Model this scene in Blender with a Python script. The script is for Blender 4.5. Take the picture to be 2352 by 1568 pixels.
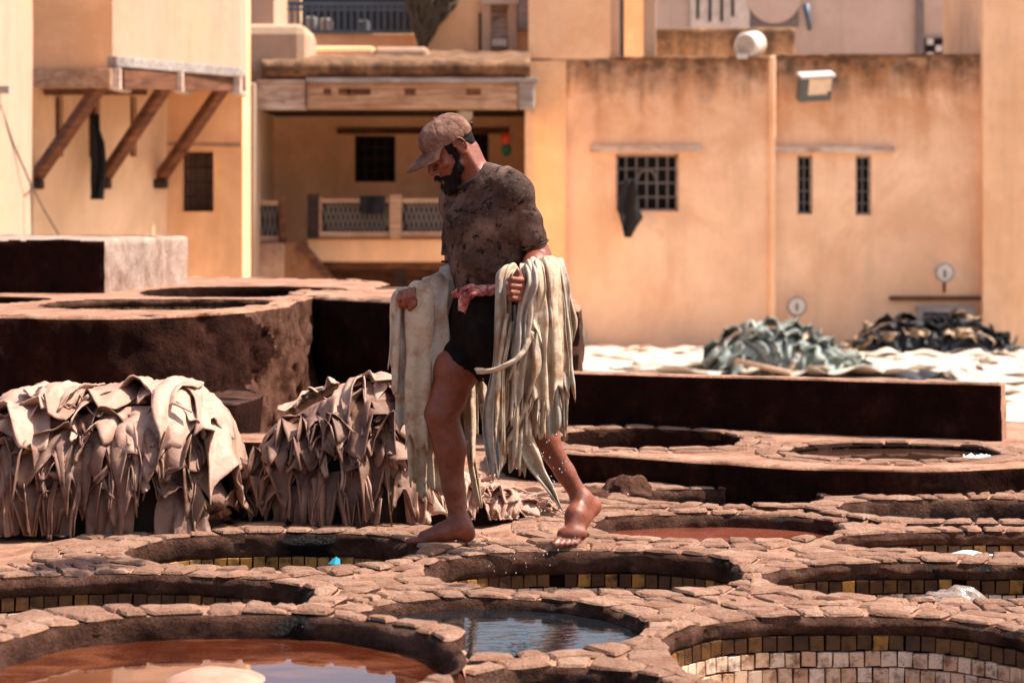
import bpy, math, random
import numpy as np
from mathutils import Vector, Matrix

# ------------------------------------------------------------------ scene, camera, light
scene = bpy.context.scene
for o in list(bpy.data.objects):
    bpy.data.objects.remove(o)
C = scene.collection
FPX, CX, HY, ZC = 5553.0, 1176.0, 480.0, 1.3      # photo measured on a 2352 x 1568 grid

cam_d = bpy.data.cameras.new('camera')
cam = bpy.data.objects.new('camera', cam_d)
C.objects.link(cam)
cam.location = (0, 0, ZC)
cam.rotation_euler = (math.radians(90), 0, 0)
cam_d.sensor_width = 36
cam_d.lens = 36 * FPX / 2352
cam_d.shift_y = -304 / 2352
cam_d.clip_end = 2000
cam_d.dof.use_dof = True
cam_d.dof.focus_distance = 9.25
cam_d.dof.aperture_fstop = 4.2
scene.camera = cam

SUN_EL = math.radians(57)
sx, sy = 0.99, 0.09
n_ = math.hypot(sx, sy)
TO_SUN = Vector((sx / n_ * math.cos(SUN_EL), sy / n_ * math.cos(SUN_EL), math.sin(SUN_EL)))
w = bpy.data.worlds.new('World')
scene.world = w
w.use_nodes = True
wt = w.node_tree
wt.nodes.clear()
sky = wt.nodes.new('ShaderNodeTexSky')
sky.sky_type = 'NISHITA'
sky.sun_disc = False
sky.sun_elevation = SUN_EL
sky.sun_rotation = math.atan2(TO_SUN.x, TO_SUN.y)
sky.dust_density = 4.0
sky.ozone_density = 0.3
bgn = wt.nodes.new('ShaderNodeBackground')
bgn.inputs['Strength'].default_value = 0.125
wo = wt.nodes.new('ShaderNodeOutputWorld')
wt.links.new(sky.outputs[0], bgn.inputs[0])
wt.links.new(bgn.outputs[0], wo.inputs[0])

sl = bpy.data.lights.new('sun', 'SUN')
sl.energy = 4.9
sl.angle = math.radians(0.53)
sl.color = (1.0, 0.93, 0.84)
so = bpy.data.objects.new('sun', sl)
C.objects.link(so)
so.rotation_euler = TO_SUN.to_track_quat('Z', 'Y').to_euler()
so.location = (6, -3, 12)

scene.view_settings.view_transform = 'Standard'
scene.view_settings.look = 'None'
scene.view_settings.gamma = 1
scene.view_settings.exposure = 0.85
scene.view_settings.use_curve_mapping = False

# ------------------------------------------------------------------ helpers
def P(px, py, Y):
    """point of the place seen at photo pixel (px, py) at distance Y"""
    return np.array(((px - CX) * Y / FPX, Y, ZC - (py - HY) * Y / FPX))

def G(px, py, z):
    """point of the horizontal plane z seen at photo pixel (px, py)"""
    Y = FPX * (ZC - z) / (py - HY)
    return np.array(((px - CX) * Y / FPX, Y))

def topx(x, y, z):
    return CX + FPX * x / y, HY + FPX * (ZC - z) / y

# houses placed from image pixels at guessed distances, then enlarged uniformly about the camera;
# railings then come out about 0.75 m, windows about 1.2 m and the house fronts stand 36 to 60 m away
HOUSE_SCALE = 1.0
def scale_about_camera(v):
    v = np.array(v, dtype=np.float64)
    if HOUSE_SCALE != 1.0:
        v = v * HOUSE_SCALE
        v[..., 2] += ZC * (1 - HOUSE_SCALE)
    return v

def tag(o, label=None, cat=None, group=None, kind=None):
    if label: o['label'] = label
    if cat: o['category'] = cat
    if group: o['group'] = group
    if kind: o['kind'] = kind
    return o

def empty(name, loc):
    o = bpy.data.objects.new(name, None)
    o.location = [float(v) for v in scale_about_camera(loc)]
    o.empty_display_size = 0.1
    C.objects.link(o)
    return o

def setparent(o, p):
    o.parent = p
    o.matrix_parent_inverse = Matrix.Translation(-p.location)      # every root is unrotated

def make_mesh(name, verts, faces, mat, smooth=True):
    me = bpy.data.meshes.new(name)
    v = scale_about_camera(verts)
    me.from_pydata(v.tolist(), [], [list(map(int, f)) for f in faces] if not isinstance(faces, np.ndarray) else faces.tolist())
    me.materials.append(mat)
    if smooth:
        me.polygons.foreach_set('use_smooth', [True] * len(me.polygons))
    me.update()
    return me

def obj(name, verts, faces, mat, parent=None, smooth=True):
    o = bpy.data.objects.new(name, make_mesh(name, verts, faces, mat, smooth))
    C.objects.link(o)
    if parent is not None:
        setparent(o, parent)
    return o

class MB:
    """collects several shapes of ONE piece"""
    def __init__(s): s.v = []; s.f = []
    def add(s, v, f):
        n = len(s.v)
        s.v.extend([tuple(map(float, q)) for q in v])
        s.f.extend([[i + n for i in q] for q in f])
        return s
    def hexa(s, b, t):
        """bottom 4 points, top 4 points (counter clockwise seen from above)"""
        v = list(b) + list(t)
        f = [[3, 2, 1, 0], [4, 5, 6, 7], [0, 1, 5, 4], [1, 2, 6, 5], [2, 3, 7, 6], [3, 0, 4, 7]]
        return s.add(v, f)
    def box(s, lo, hi):
        x0, y0, z0 = lo; x1, y1, z1 = hi
        return s.hexa([(x0, y0, z0), (x1, y0, z0), (x1, y1, z0), (x0, y1, z0)],
                      [(x0, y0, z1), (x1, y0, z1), (x1, y1, z1), (x0, y1, z1)])
    def bar(s, a, b, wx, wz, up=(0, 0, 1)):
        a = np.array(a, float); b = np.array(b, float)
        t = b - a; t /= np.linalg.norm(t)
        up = np.array(up, float)
        if abs(np.dot(t, up)) > 0.97: up = np.array((0, 1.0, 0))
        sd = np.cross(t, up); sd /= np.linalg.norm(sd)
        u = np.cross(sd, t)
        q = [(-1, -1), (1, -1), (1, 1), (-1, 1)]
        A = [a + sd * wx / 2 * i + u * wz / 2 * j for i, j in q]
        B = [b + sd * wx / 2 * i + u * wz / 2 * j for i, j in q]
        return s.add(A + B, [[0, 1, 2, 3], [7, 6, 5, 4], [0, 4, 5, 1], [1, 5, 6, 2], [2, 6, 7, 3], [3, 7, 4, 0]])
    def tube(s, pts, rad, n=8, cap=True):
        pts = [np.array(p, float) for p in pts]
        rr = rad if hasattr(rad, '__len__') else [rad] * len(pts)
        T = [pts[min(i + 1, len(pts) - 1)] - pts[max(i - 1, 0)] for i in range(len(pts))]
        ref = np.array((0.12, -0.3, 0.95))
        v = []
        t0 = T[0] / np.linalg.norm(T[0])
        N = ref - t0 * np.dot(ref, t0); N /= np.linalg.norm(N)
        for p, t, r in zip(pts, T, rr):
            t = t / (np.linalg.norm(t) + 1e-12)
            N = N - t * np.dot(N, t); N /= np.linalg.norm(N)
            B = np.cross(t, N)
            for k in range(n):
                a = 2 * math.pi * k / n
                v.append(p + r * (math.cos(a) * N + math.sin(a) * B))
        f = []
        for i in range(len(pts) - 1):
            for k in range(n):
                a = i * n + k; b = i * n + (k + 1) % n
                f.append([a, b, b + n, a + n])
        if cap:
            f.append(list(range(n))[::-1]); f.append([(len(pts) - 1) * n + k for k in range(n)])
        return s.add(v, f)
    def build(s, name, mat, parent=None, smooth=False, bevel=0):
        o = obj(name, s.v, s.f, mat, parent, smooth)
        if bevel:
            m = o.modifiers.new('bevel', 'BEVEL'); m.width = bevel * HOUSE_SCALE; m.segments = 2; m.limit_method = 'ANGLE'
        return o

_rng = np.random.default_rng(11)
_perm = _rng.random(65536).astype(np.float32)
def vnoise(p, scale=1.0, seed=0):
    """value noise, p (n,3) -> -1..1"""
    p = np.asarray(p, dtype=np.float64) * scale + seed * 17.31
    i = np.floor(p).astype(np.int64); f = p - i
    f = f * f * (3 - 2 * f)
    out = 0
    for dx in (0, 1):
        wx = f[:, 0] if dx else 1 - f[:, 0]
        for dy in (0, 1):
            wy = f[:, 1] if dy else 1 - f[:, 1]
            for dz in (0, 1):
                wz = f[:, 2] if dz else 1 - f[:, 2]
                h = ((i[:, 0] + dx) * 73856093 ^ (i[:, 1] + dy) * 19349663 ^ (i[:, 2] + dz) * 83492791) & 65535
                out = out + wx * wy * wz * _perm[h]
    return out * 2 - 1
def fbm(p, scale, seed=0, octs=3):
    a, t, out = 1.0, 0.0, 0
    for k in range(octs):
        out = out + a * vnoise(p, scale * 2 ** k, seed + k * 3); t += a; a *= 0.5
    return out / t

_o1 = ['', 'first', 'second', 'third', 'fourth', 'fifth', 'sixth', 'seventh', 'eighth', 'ninth', 'tenth', 'eleventh', 'twelfth', 'thirteenth', 'fourteenth', 'fifteenth', 'sixteenth', 'seventeenth', 'eighteenth', 'nineteenth']
ORD = _o1[1:] + ['twentieth'] + ['twenty-' + q for q in _o1[1:10]] + ['thirtieth'] + ['thirty-' + q for q in _o1[1:10]]

def slab(name, px0, py0, px1, py1, Y, thick, mat, parent=None, bevel=0.0):
    """upright block whose front spans the given photo pixels at distance Y"""
    a = P(px0, py1, Y); b = P(px1, py0, Y)
    return MB().box((a[0], Y, a[2]), (b[0], Y + thick, b[2])).build(name, mat, parent, bevel=bevel)

def wall_open(name, A, B, z0, z1, openings, mat, parent, depth=0.22, step=0.35, amp=0.012, seed=1, mat_reveal=None):
    """upright wall sheet from A to B (xy) with real openings (s0,s1,za,zb as lengths along the wall), lumpy plaster; outside is on the right hand of A->B turned to the viewer"""
    A = np.array(A, float); B = np.array(B, float)
    L = np.linalg.norm(B - A); d = (B - A) / L; n = np.array((d[1], -d[0]))
    xs = sorted(set([0, L] + [v for o in openings for v in o[:2]] + list(np.arange(step, L, step))))
    zs = sorted(set([z0, z1] + [v for o in openings for v in o[2:4]] + list(np.arange(z0 + step, z1, step))))
    v, f = [], []
    hard = set()
    for o in openings:
        for sx_ in o[:2]: hard.add(('s', sx_))
    V = []
    for s in xs:
        for z in zs:
            V.append((A[0] + d[0] * s, A[1] + d[1] * s, z))
    V = np.array(V)
    off = fbm(V, 0.9, seed) * amp * 2 + fbm(V, 4, seed + 5) * amp * 0.5
    V[:, 0] += n[0] * off; V[:, 1] += n[1] * off
    nz = len(zs)
    for i in range(len(xs) - 1):
        for j in range(nz - 1):
            sm, zm = (xs[i] + xs[i + 1]) / 2, (zs[j] + zs[j + 1]) / 2
            if any(o[0] < sm < o[1] and o[2] < zm < o[3] for o in openings): continue
            f.append([i * nz + j, (i + 1) * nz + j, (i + 1) * nz + j + 1, i * nz + j + 1])
    v = V.tolist()
    for o in openings:           # reveals
        q = [(o[0], o[2]), (o[1], o[2]), (o[1], o[3]), (o[0], o[3])]
        base = len(v)
        for s, z in q:
            p = A + d * s; v.append((p[0] + n[0] * 0.01, p[1] + n[1] * 0.01, z))
        for s, z in q:
            p = A + d * s - n * depth; v.append((p[0], p[1], z))
        for k in range(4):
            f.append([base + k, base + (k + 1) % 4, base + 4 + (k + 1) % 4, base + 4 + k])
    # top cap and ends, so the wall has thickness
    base = len(v)
    for s, z in ((0, z0), (L, z0), (L, z1), (0, z1)):
        p = A + d * s; v.append((p[0], p[1], z))
    for s, z in ((0, z0), (L, z0), (L, z1), (0, z1)):
        p = A + d * s - n * 0.3; v.append((p[0], p[1], z))
    f += [[base + 3, base + 2, base + 6, base + 7], [base, base + 3, base + 7, base + 4], [base + 2, base + 1, base + 5, base + 6]]
    return obj(name, v, f, mat, parent, smooth=False)

def sheet(name, G3, thick, mat, parent=None, flip=False):
    """closed thin body from a grid of points G3 (nu, nv, 3)"""
    nu, nv = G3.shape[:2]
    du = np.gradient(G3, axis=0); dv = np.gradient(G3, axis=1)
    N = np.cross(du, dv); N /= (np.linalg.norm(N, axis=2, keepdims=True) + 1e-9)
    top = (G3 + N * thick / 2).reshape(-1, 3); bot = (G3 - N * thick / 2).reshape(-1, 3)
    v = np.vstack([top, bot]); m = nu * nv
    i, j = np.meshgrid(np.arange(nu - 1), np.arange(nv - 1), indexing='ij')
    a = (i * nv + j).ravel(); b = ((i + 1) * nv + j).ravel()
    f1 = np.stack([a, b, b + 1, a + 1], 1)
    f2 = np.stack([a + m, a + 1 + m, b + 1 + m, b + m], 1)
    ed = []
    for k in range(nu - 1):
        ed.append((k * nv, k * nv + m, (k + 1) * nv + m, (k + 1) * nv))
        q = k * nv + nv - 1; r = q + nv
        ed.append((q, r, r + m, q + m))
    for k in range(nv - 1):
        ed.append((k, k + 1, k + 1 + m, k + m))
        q = (nu - 1) * nv + k
        ed.append((q, q + m, q + 1 + m, q + 1))
    f = np.vstack([f1, f2, np.array(ed)])
    return obj(name, v, f, mat, parent, True)

# ------------------------------------------------------------------ materials
def hexlin(r, g, b):
    def c(u):
        u /= 255.0
        return u / 12.92 if u <= 0.04045 else ((u + 0.055) / 1.055) ** 2.4
    return (c(r), c(g), c(b))

class NT:
    def __init__(s, name):
        s.m = bpy.data.materials.new(name); s.m.use_nodes = True
        s.t = s.m.node_tree; s.t.nodes.clear()
        s.out = s.t.nodes.new('ShaderNodeOutputMaterial')
        s.b = s.t.nodes.new('ShaderNodeBsdfPrincipled')
        s.t.links.new(s.b.outputs[0], s.out.inputs[0])
        s._pos = None
    def n(s, typ, **kw):
        x = s.t.nodes.new(typ)
        for k, v in kw.items():
            setattr(x, k, v)
        return x
    def l(s, a, b): s.t.links.new(a, b)
    def pos(s, scale=(1, 1, 1)):
        g = s.n('ShaderNodeNewGeometry')
        mp = s.n('ShaderNodeMapping'); mp.inputs['Scale'].default_value = tuple(k / HOUSE_SCALE for k in scale)
        s.l(g.outputs['Position'], mp.inputs['Vector'])
        return mp.outputs[0]
    def objpos(s, scale=(1, 1, 1)):
        g = s.n('ShaderNodeTexCoord')
        mp = s.n('ShaderNodeMapping'); mp.inputs['Scale'].default_value = scale
        s.l(g.outputs['Object'], mp.inputs['Vector'])
        return mp.outputs[0]
    def noise(s, vec, scale, detail=4, rough=0.55, dist=0.0):
        x = s.n('ShaderNodeTexNoise')
        x.inputs['Scale'].default_value = scale; x.inputs['Detail'].default_value = detail
        x.inputs['Roughness'].default_value = rough; x.inputs['Distortion'].default_value = dist
        s.l(vec, x.inputs['Vector'])
        return x.outputs[0]
    def ramp(s, fac, stops):
        x = s.n('ShaderNodeValToRGB')
        e = x.color_ramp.elements
        while len(e) < len(stops): e.new(0.5)
        for el, (p, c) in zip(e, stops):
            el.position = p
            el.color = (*c, 1) if hasattr(c, '__len__') else (c, c, c, 1)
        s.l(fac, x.inputs[0])
        return x.outputs[0]
    def mix(s, fac, a, b, mode='MIX'):
        x = s.n('ShaderNodeMix', data_type='RGBA', blend_type=mode)
        for sock, v in ((x.inputs[0], fac), (x.inputs[6], a), (x.inputs[7], b)):
            if isinstance(v, (int, float)): sock.default_value = v
            elif isinstance(v, tuple): sock.default_value = (*v, 1)
            else: s.l(v, sock)
        return x.outputs[2]
    def math(s, op, a, b=None, clamp=False):
        x = s.n('ShaderNodeMath', operation=op); x.use_clamp = clamp
        for sock, v in ((x.inputs[0], a), (x.inputs[1], b)):
            if v is None: continue
            if isinstance(v, (int, float)): sock.default_value = v
            else: s.l(v, sock)
        return x.outputs[0]
    def sepz(s, vec, axis=2):
        x = s.n('ShaderNodeSeparateXYZ'); s.l(vec, x.inputs[0]); return x.outputs[axis]
    def maprange(s, v, a, b, c=0.0, d=1.0):
        x = s.n('ShaderNodeMapRange'); x.clamp = True
        s.l(v, x.inputs[0])
        for k, q in zip((1, 2, 3, 4), (a, b, c, d)): x.inputs[k].default_value = q
        return x.outputs[0]
    def rand(s):
        return s.n('ShaderNodeObjectInfo').outputs['Random']
    def bump(s, h, strength=0.5, dist=0.01, prev=None):
        x = s.n('ShaderNodeBump'); x.inputs['Strength'].default_value = strength; x.inputs['Distance'].default_value = dist
        s.l(h, x.inputs['Height'])
        if prev is not None: s.l(prev, x.inputs['Normal'])
        return x.outputs[0]
    def fin(s, col=None, rough=0.9, normal=None, spec=0.3, **kw):
        b = s.b
        if col is not None:
            if isinstance(col, tuple): b.inputs['Base Color'].default_value = (*col, 1)
            else: s.l(col, b.inputs['Base Color'])
        if isinstance(rough, (int, float)): b.inputs['Roughness'].default_value = rough
        else: s.l(rough, b.inputs['Roughness'])
        b.inputs['Specular IOR Level'].default_value = spec
        if normal is not None: s.l(normal, b.inputs['Normal'])
        for k, v in kw.items(): b.inputs[k].default_value = v
        return s.m

def mul(c, k): return tuple(min(1.0, x * k) for x in c)

def mat_plaster(name, c, stain=(0.25, 0.12, 0.05), stain_amt=0.5, top=None, base=None, grime=(0.05, 0.035, 0.025), streak=1.0):
    """old lime plaster: mottling, rain streaks, dark weathering below the coping (top = height of coping), bleached foot (base = height)"""
    conv = lambda h: (ZC + (h - ZC) * HOUSE_SCALE) / HOUSE_SCALE
    if top is not None: top = conv(top)
    if base is not None: base = conv(base)
    t = NT(name); p = t.pos()
    n1 = t.noise(p, 1.3, 6, 0.6); n2 = t.noise(p, 7, 5, 0.6)
    st = t.noise(t.pos((2.6, 2.6, 0.32)), 1.6, 5, 0.62, 0.3)
    col = t.mix(t.ramp(n1, [(0.36, 0), (0.68, 1)]), mul(c, 1.06), tuple(a * 0.72 + b * 0.28 for a, b in zip(c, stain)))
    col = t.mix(t.math('MULTIPLY', t.ramp(t.noise(p, 0.7, 6, 0.7, 0.6), [(0.48, 0), (0.6, 1)]), 0.75), col, tuple(a * 0.6 + b * 0.4 for a, b in zip(c, stain)))
    col = t.mix(t.math('MULTIPLY', t.ramp(n2, [(0.45, 0), (0.8, 1)]), 0.35), col, mul(c, 0.72))
    col = t.mix(t.math('MULTIPLY', t.ramp(st, [(0.5, 0), (0.78, 1)]), 0.4 * streak), col, tuple(a * 0.6 for a in c))
    if top is not None:
        z = t.sepz(p)
        zz = t.math('ADD', z, t.math('MULTIPLY', t.math('SUBTRACT', st, 0.5), 1.3))
        m = t.maprange(zz, top - 1.2, top - 0.05)
        m2 = t.math('MULTIPLY', m, t.ramp(t.noise(p, 2.2, 6, 0.65, 0.5), [(0.38, 0.1), (0.6, 1)]))
        col = t.mix(t.math('MULTIPLY', m2, stain_amt), col, stain)
        zz2 = t.math('ADD', z, t.math('MULTIPLY', t.math('SUBTRACT', st, 0.5), 0.9))
        m3 = t.math('MULTIPLY', t.maprange(zz2, top - 0.48, top - 0.08), t.ramp(n2, [(0.3, 0.35), (0.6, 1)]))
        col = t.mix(t.math('MULTIPLY', m3, 0.85), col, grime)
    if base is not None:
        z = t.sepz(p)
        zz = t.math('ADD', z, t.math('MULTIPLY', t.math('SUBTRACT', n1, 0.5), 1.2))
        m = t.maprange(zz, base, base + 0.75, 1, 0)
        col = t.mix(t.math('MULTIPLY', m, 0.7), col, (0.5, 0.37, 0.3))
    nb = t.bump(t.noise(p, 14, 6, 0.65), 0.35, 0.02)
    return t.fin(col, 0.93, nb, 0.15)

def mat_clay(name, stops, scale=5, wet=None, bump=0.7, bd=0.012, fine=60, rough=0.92, tint=0.0, flow=None, spot=None, spec=0.25):
    """packed clay / stone; wet = (colour, threshold) glossy soaked patches"""
    t = NT(name); p = t.pos()
    a = t.noise(p, scale, 7, 0.65); b = t.noise(p, scale * 9, 5, 0.7); d = t.noise(p, fine, 4, 0.7)
    col = t.ramp(a, stops)
    col = t.mix(t.math('MULTIPLY', t.ramp(b, [(0.42, 0), (0.7, 1)]), 0.45), col, mul(stops[0][1], 0.75))
    if tint:
        r = t.rand()
        col = t.mix(t.maprange(r, 0, 1, 0, tint), col, mul(stops[0][1], 0.9))
    rg = rough
    if wet is not None:
        wn = t.noise(p, wet[2], 5, 0.6)
        if spot is not None:
            vd = t.n('ShaderNodeVectorMath', operation='DISTANCE'); t.l(p, vd.inputs[0]); vd.inputs[1].default_value = spot[0]
            wn = t.math('ADD', wn, t.maprange(vd.outputs['Value'], 0.2, spot[1], 0.15, 0.0))
        m = t.ramp(wn, [(wet[1], 0), (wet[1] + 0.09, 1)])
        col = t.mix(m, col, wet[0]); rg = t.maprange(m, 0, 1, rough, 0.32)
    if flow is not None:
        fl = t.noise(t.pos((5, 5, 0.5)), 2.2, 5, 0.6)
        col = t.mix(t.math('MULTIPLY', t.ramp(fl, [(0.42, 0), (0.7, 1)]), 0.8), col, flow)
    h = t.math('ADD', t.math('MULTIPLY', b, 1.0), t.math('MULTIPLY', d, 0.5))
    nb = t.bump(t.noise(p, scale * 2.5, 6, 0.7), bump * 0.6, bd * 2.5)
    nb = t.bump(h, bump, bd, nb)
    return t.fin(col, rg, nb, spec)

def mat_wood(name, c, d, axis=(2, 30, 30), rough=0.75):
    t = NT(name); p = t.pos(axis)
    n1 = t.noise(p, 1.2, 6, 0.6, 0.6); n2 = t.noise(t.pos(), 5, 4)
    col = t.mix(t.ramp(n1, [(0.35, 0), (0.65, 1)]), c, d)
    col = t.mix(t.math('MULTIPLY', t.ramp(n2, [(0.5, 0), (0.75, 1)]), 0.6), col, mul(d, 0.5))
    return t.fin(col, rough, t.bump(n1, 0.4, 0.006), 0.3)

def mat_plain(name, c, rough=0.6, metal=0.0, var=0.25, scale=8, spec=0.4, bump=0.15):
    t = NT(name); p = t.pos()
    n1 = t.noise(p, scale, 5, 0.6)
    col = t.mix(t.ramp(n1, [(0.35, 0), (0.7, 1)]), c, mul(c, 1 - var))
    return t.fin(col, rough, t.bump(t.noise(p, scale * 5, 4), bump, 0.004), spec, Metallic=metal)

WETL = ((-1.6, 8.45, 0.0), 1.15)          # puddled, soaked corner of the terrace at the left
CLAYTOP = mat_clay('sun_dried_clay', [(0.26, (0.13, 0.05, 0.028)), (0.5, (0.36, 0.18, 0.112)), (0.75, (0.48, 0.28, 0.19))], 5, wet=((0.045, 0.019, 0.014), 0.63, 1.9), spot=WETL)
STONE = mat_clay('paving_stone_clay', [(0.24, (0.15, 0.06, 0.034)), (0.43, (0.36, 0.188, 0.12)), (0.72, (0.49, 0.30, 0.21))], 9, wet=((0.055, 0.024, 0.018), 0.64, 1.9), tint=0.45, bd=0.013, bump=0.9, spot=WETL)
CLAYDARK = mat_clay('dark_stained_shaded_clay', [(0.3, (0.009, 0.0024, 0.0014)), (0.55, (0.022, 0.0065, 0.004)), (0.8, (0.065, 0.024, 0.014))], 6, bump=0.9, bd=0.015, spec=0.06)
CLAYBAND = mat_clay('rim_band_clay', [(0.3, (0.045, 0.017, 0.010)), (0.5, (0.14, 0.06, 0.038)), (0.75, (0.30, 0.16, 0.11))], 8, wet=((0.008, 0.0035, 0.003), 0.56, 3.0), bump=1.0, bd=0.035, spec=0.12)
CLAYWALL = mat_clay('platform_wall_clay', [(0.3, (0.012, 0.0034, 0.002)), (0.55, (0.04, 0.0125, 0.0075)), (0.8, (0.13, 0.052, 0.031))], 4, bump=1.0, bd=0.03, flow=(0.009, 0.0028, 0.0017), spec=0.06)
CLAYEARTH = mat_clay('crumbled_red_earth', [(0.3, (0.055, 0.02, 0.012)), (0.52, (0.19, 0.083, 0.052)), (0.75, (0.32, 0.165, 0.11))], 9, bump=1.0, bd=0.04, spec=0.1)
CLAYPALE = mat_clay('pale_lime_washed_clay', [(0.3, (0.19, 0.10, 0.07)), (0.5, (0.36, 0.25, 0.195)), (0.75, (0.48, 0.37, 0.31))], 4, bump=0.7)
MORTAR = mat_clay('dark_mortar', [(0.3, (0.005, 0.002, 0.0015)), (0.7, (0.025, 0.009, 0.006))], 9, bump=0.5, spec=0.06)
# ------------------------------------------------------------------ the ground, decks and vats
tag(MB().add([(-400, -100, -1.8), (400, -100, -1.8), (400, 900, -1.8), (-400, 900, -1.8)], [[0, 1, 2, 3]]).build('ground', CLAYTOP), kind='structure')

class Vat:
    def __init__(s, key, cx, cy, rx, ry, z, n=2.2, rot=0, seed=0, band=0.12):
        s.key, s.c, s.rx, s.ry, s.z, s.n, s.rot, s.seed, s.band = key, np.array((cx, cy)), rx, ry, z, n, rot, seed, band
    def r(s, th):
        th = np.asarray(th, float)
        a = th - s.rot
        r = (np.abs(np.cos(a) / s.rx) ** s.n + np.abs(np.sin(a) / s.ry) ** s.n) ** (-1.0 / s.n)
        sd = s.seed
        wob = 0.016 * np.sin(3 * th + sd) + 0.011 * np.sin(5 * th + 2.1 * sd) + 0.008 * np.sin(8 * th + 3.3 * sd)
        return r * (1 + wob)
    def dist(s, x, y):
        dx, dy = x - s.c[0], y - s.c[1]
        return np.hypot(dx, dy) - s.r(np.arctan2(dy, dx))
    def pt(s, th, d):
        rr = s.r(th) + d
        return np.stack([s.c[0] + rr * np.cos(th), s.c[1] + rr * np.sin(th)], -1)

VATS = [
    Vat('A', -0.80, 6.47, 0.635, 0.70, 0.10, 2.1, 0, 1.0, 0.13),
    Vat('B', -0.07, 7.57, 0.475, 0.51, 0.0, 2.0, 0.3, 2.0, 0.16),
    Vat('C', -1.36, 8.02, 0.69, 0.50, 0.012, 2.3, 0, 3.0, 0.068),
    Vat('D', -0.90, 9.15, 0.54, 0.46, 0.012, 2.3, 0, 4.0, 0.092),
    Vat('E', 0.27, 8.70, 0.56, 0.50, 0.0, 2.4, 0, 5.0, 0.085),
    Vat('F', 1.53, 8.47, 0.64, 0.41, 0.0, 2.4, 0, 6.0, 0.058),
    Vat('G', 1.06, 7.04, 0.60, 0.69, 0.0, 2.25, 0.1, 7.0, 0.056),
    Vat('H', 0.14, 6.47, 0.30, 0.40, 0.0, 2.2, 0, 8.0, 0.2),
    Vat('I', 0.84, 9.90, 0.50, 0.40, 0.0, 2.5, 0, 9.0, 0.13),
    Vat('J', 0.95, 10.80, 0.43, 0.28, 0.015, 2.4, -0.2, 10.0, 0.10),
    Vat('K', 1.98, 10.32, 0.56, 0.36, 0.02, 2.6, 0, 11.0, 0.18),
    Vat('L', 1.88, 9.42, 0.62, 0.30, 0.0, 2.6, -0.05, 12.0, 0.05),
    Vat('Q', -0.35, 5.55, 0.5, 0.35, 0.0, 2.2, 0, 13.0, 0.2),
    Vat('T', -2.15, 6.9, 0.4, 0.4, 0.05, 2.2, 0, 14.0, 0.2),
    Vat('U', 2.1, 7.2, 0.36, 0.5, 0.0, 2.2, 0, 15.0, 0.15),
]
HIDDEN = {'Q', 'T', 'U'}
VM = {v.key: v for v in VATS}

LIQ = {}
def mat_liquid(name, c, rough=0.04, ripple=0.12, scale=9, scum=None, spec=0.5):
    t = NT(name); p = t.pos((1, 1.6, 1))
    n = t.noise(p, scale, 3, 0.5, 0.4)
    col = t.mix(t.ramp(t.noise(p, 2.0, 5, 0.6, 0.8), [(0.35, 0), (0.7, 1)]), c, mul(c, 0.55))
    if scum is not None:
        sc = t.ramp(t.noise(p, 1.4, 6, 0.65, 1.5), [(0.47, 0), (0.62, 1)])
        col = t.mix(sc, col, scum)
    return t.fin(col, rough, t.bump(n, ripple, 0.006), spec, IOR=1.34)

LIQ['A'] = mat_liquid('red_brown_dye', (0.07, 0.014, 0.005), 0.02, 0.05, 5, scum=(0.15, 0.045, 0.02), spec=0.9)
LIQ['B'] = mat_liquid('dark_blue_dye', (0.010, 0.011, 0.014), 0.03, 0.22, 14, spec=0.8)
LIQ['I'] = mat_liquid('rust_red_dye', (0.20, 0.05, 0.028), 0.06, 0.30, 14)
LIQ['L'] = mat_liquid('milky_brown_lime', (0.42, 0.25, 0.16), 0.15, 0.12, 8)
LIQ['M2'] = mat_liquid('brown_dye', (0.06, 0.027, 0.017), 0.05, 0.1, 7)
LIQ['dark'] = mat_liquid('black_dye', (0.02, 0.012, 0.01), 0.1, 0.1, 7)
LIQ['N'] = mat_liquid('orange_dye', (0.3, 0.08, 0.02), 0.1, 0.1, 7)

def mat_tile(name, stops, rough):
    t = NT(name); p = t.pos(); r = t.rand()
    col = t.ramp(r, stops)
    n = t.noise(p, 18, 6, 0.7)
    col = t.mix(t.ramp(n, [(0.47, 0), (0.66, 1)]), col, (0.2, 0.08, 0.035) if rough > 0.4 else (0.03, 0.014, 0.006))
    n2 = t.noise(p, 55, 5, 0.7)
    col = t.mix(t.math('MULTIPLY', t.ramp(n2, [(0.55, 0), (0.7, 1)]), 0.8), col, (0.11, 0.04, 0.02))
    return t.fin(col, rough, t.bump(n2, 0.35, 0.004), 0.45)
TILE_DK = mat_tile('glazed_ochre_tile', [(0.0, (0.06, 0.024, 0.010)), (0.4, (0.09, 0.038, 0.014)), (0.75, (0.14, 0.060, 0.018)), (0.86, (0.30, 0.125, 0.026)), (1.0, (0.40, 0.18, 0.04))], 0.33)
TILE_YL = mat_tile('yellow_ochre_tile', [(0.0, (0.28, 0.12, 0.03)), (0.5, (0.42, 0.2, 0.05)), (1.0, (0.5, 0.26, 0.08))], 0.35)
TILE_WH = mat_tile('stained_white_tile', [(0.0, (0.56, 0.31, 0.18)), (0.35, (0.74, 0.48, 0.31)), (0.7, (0.84, 0.62, 0.46)), (1.0, (0.66, 0.39, 0.23))], 0.5)

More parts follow.
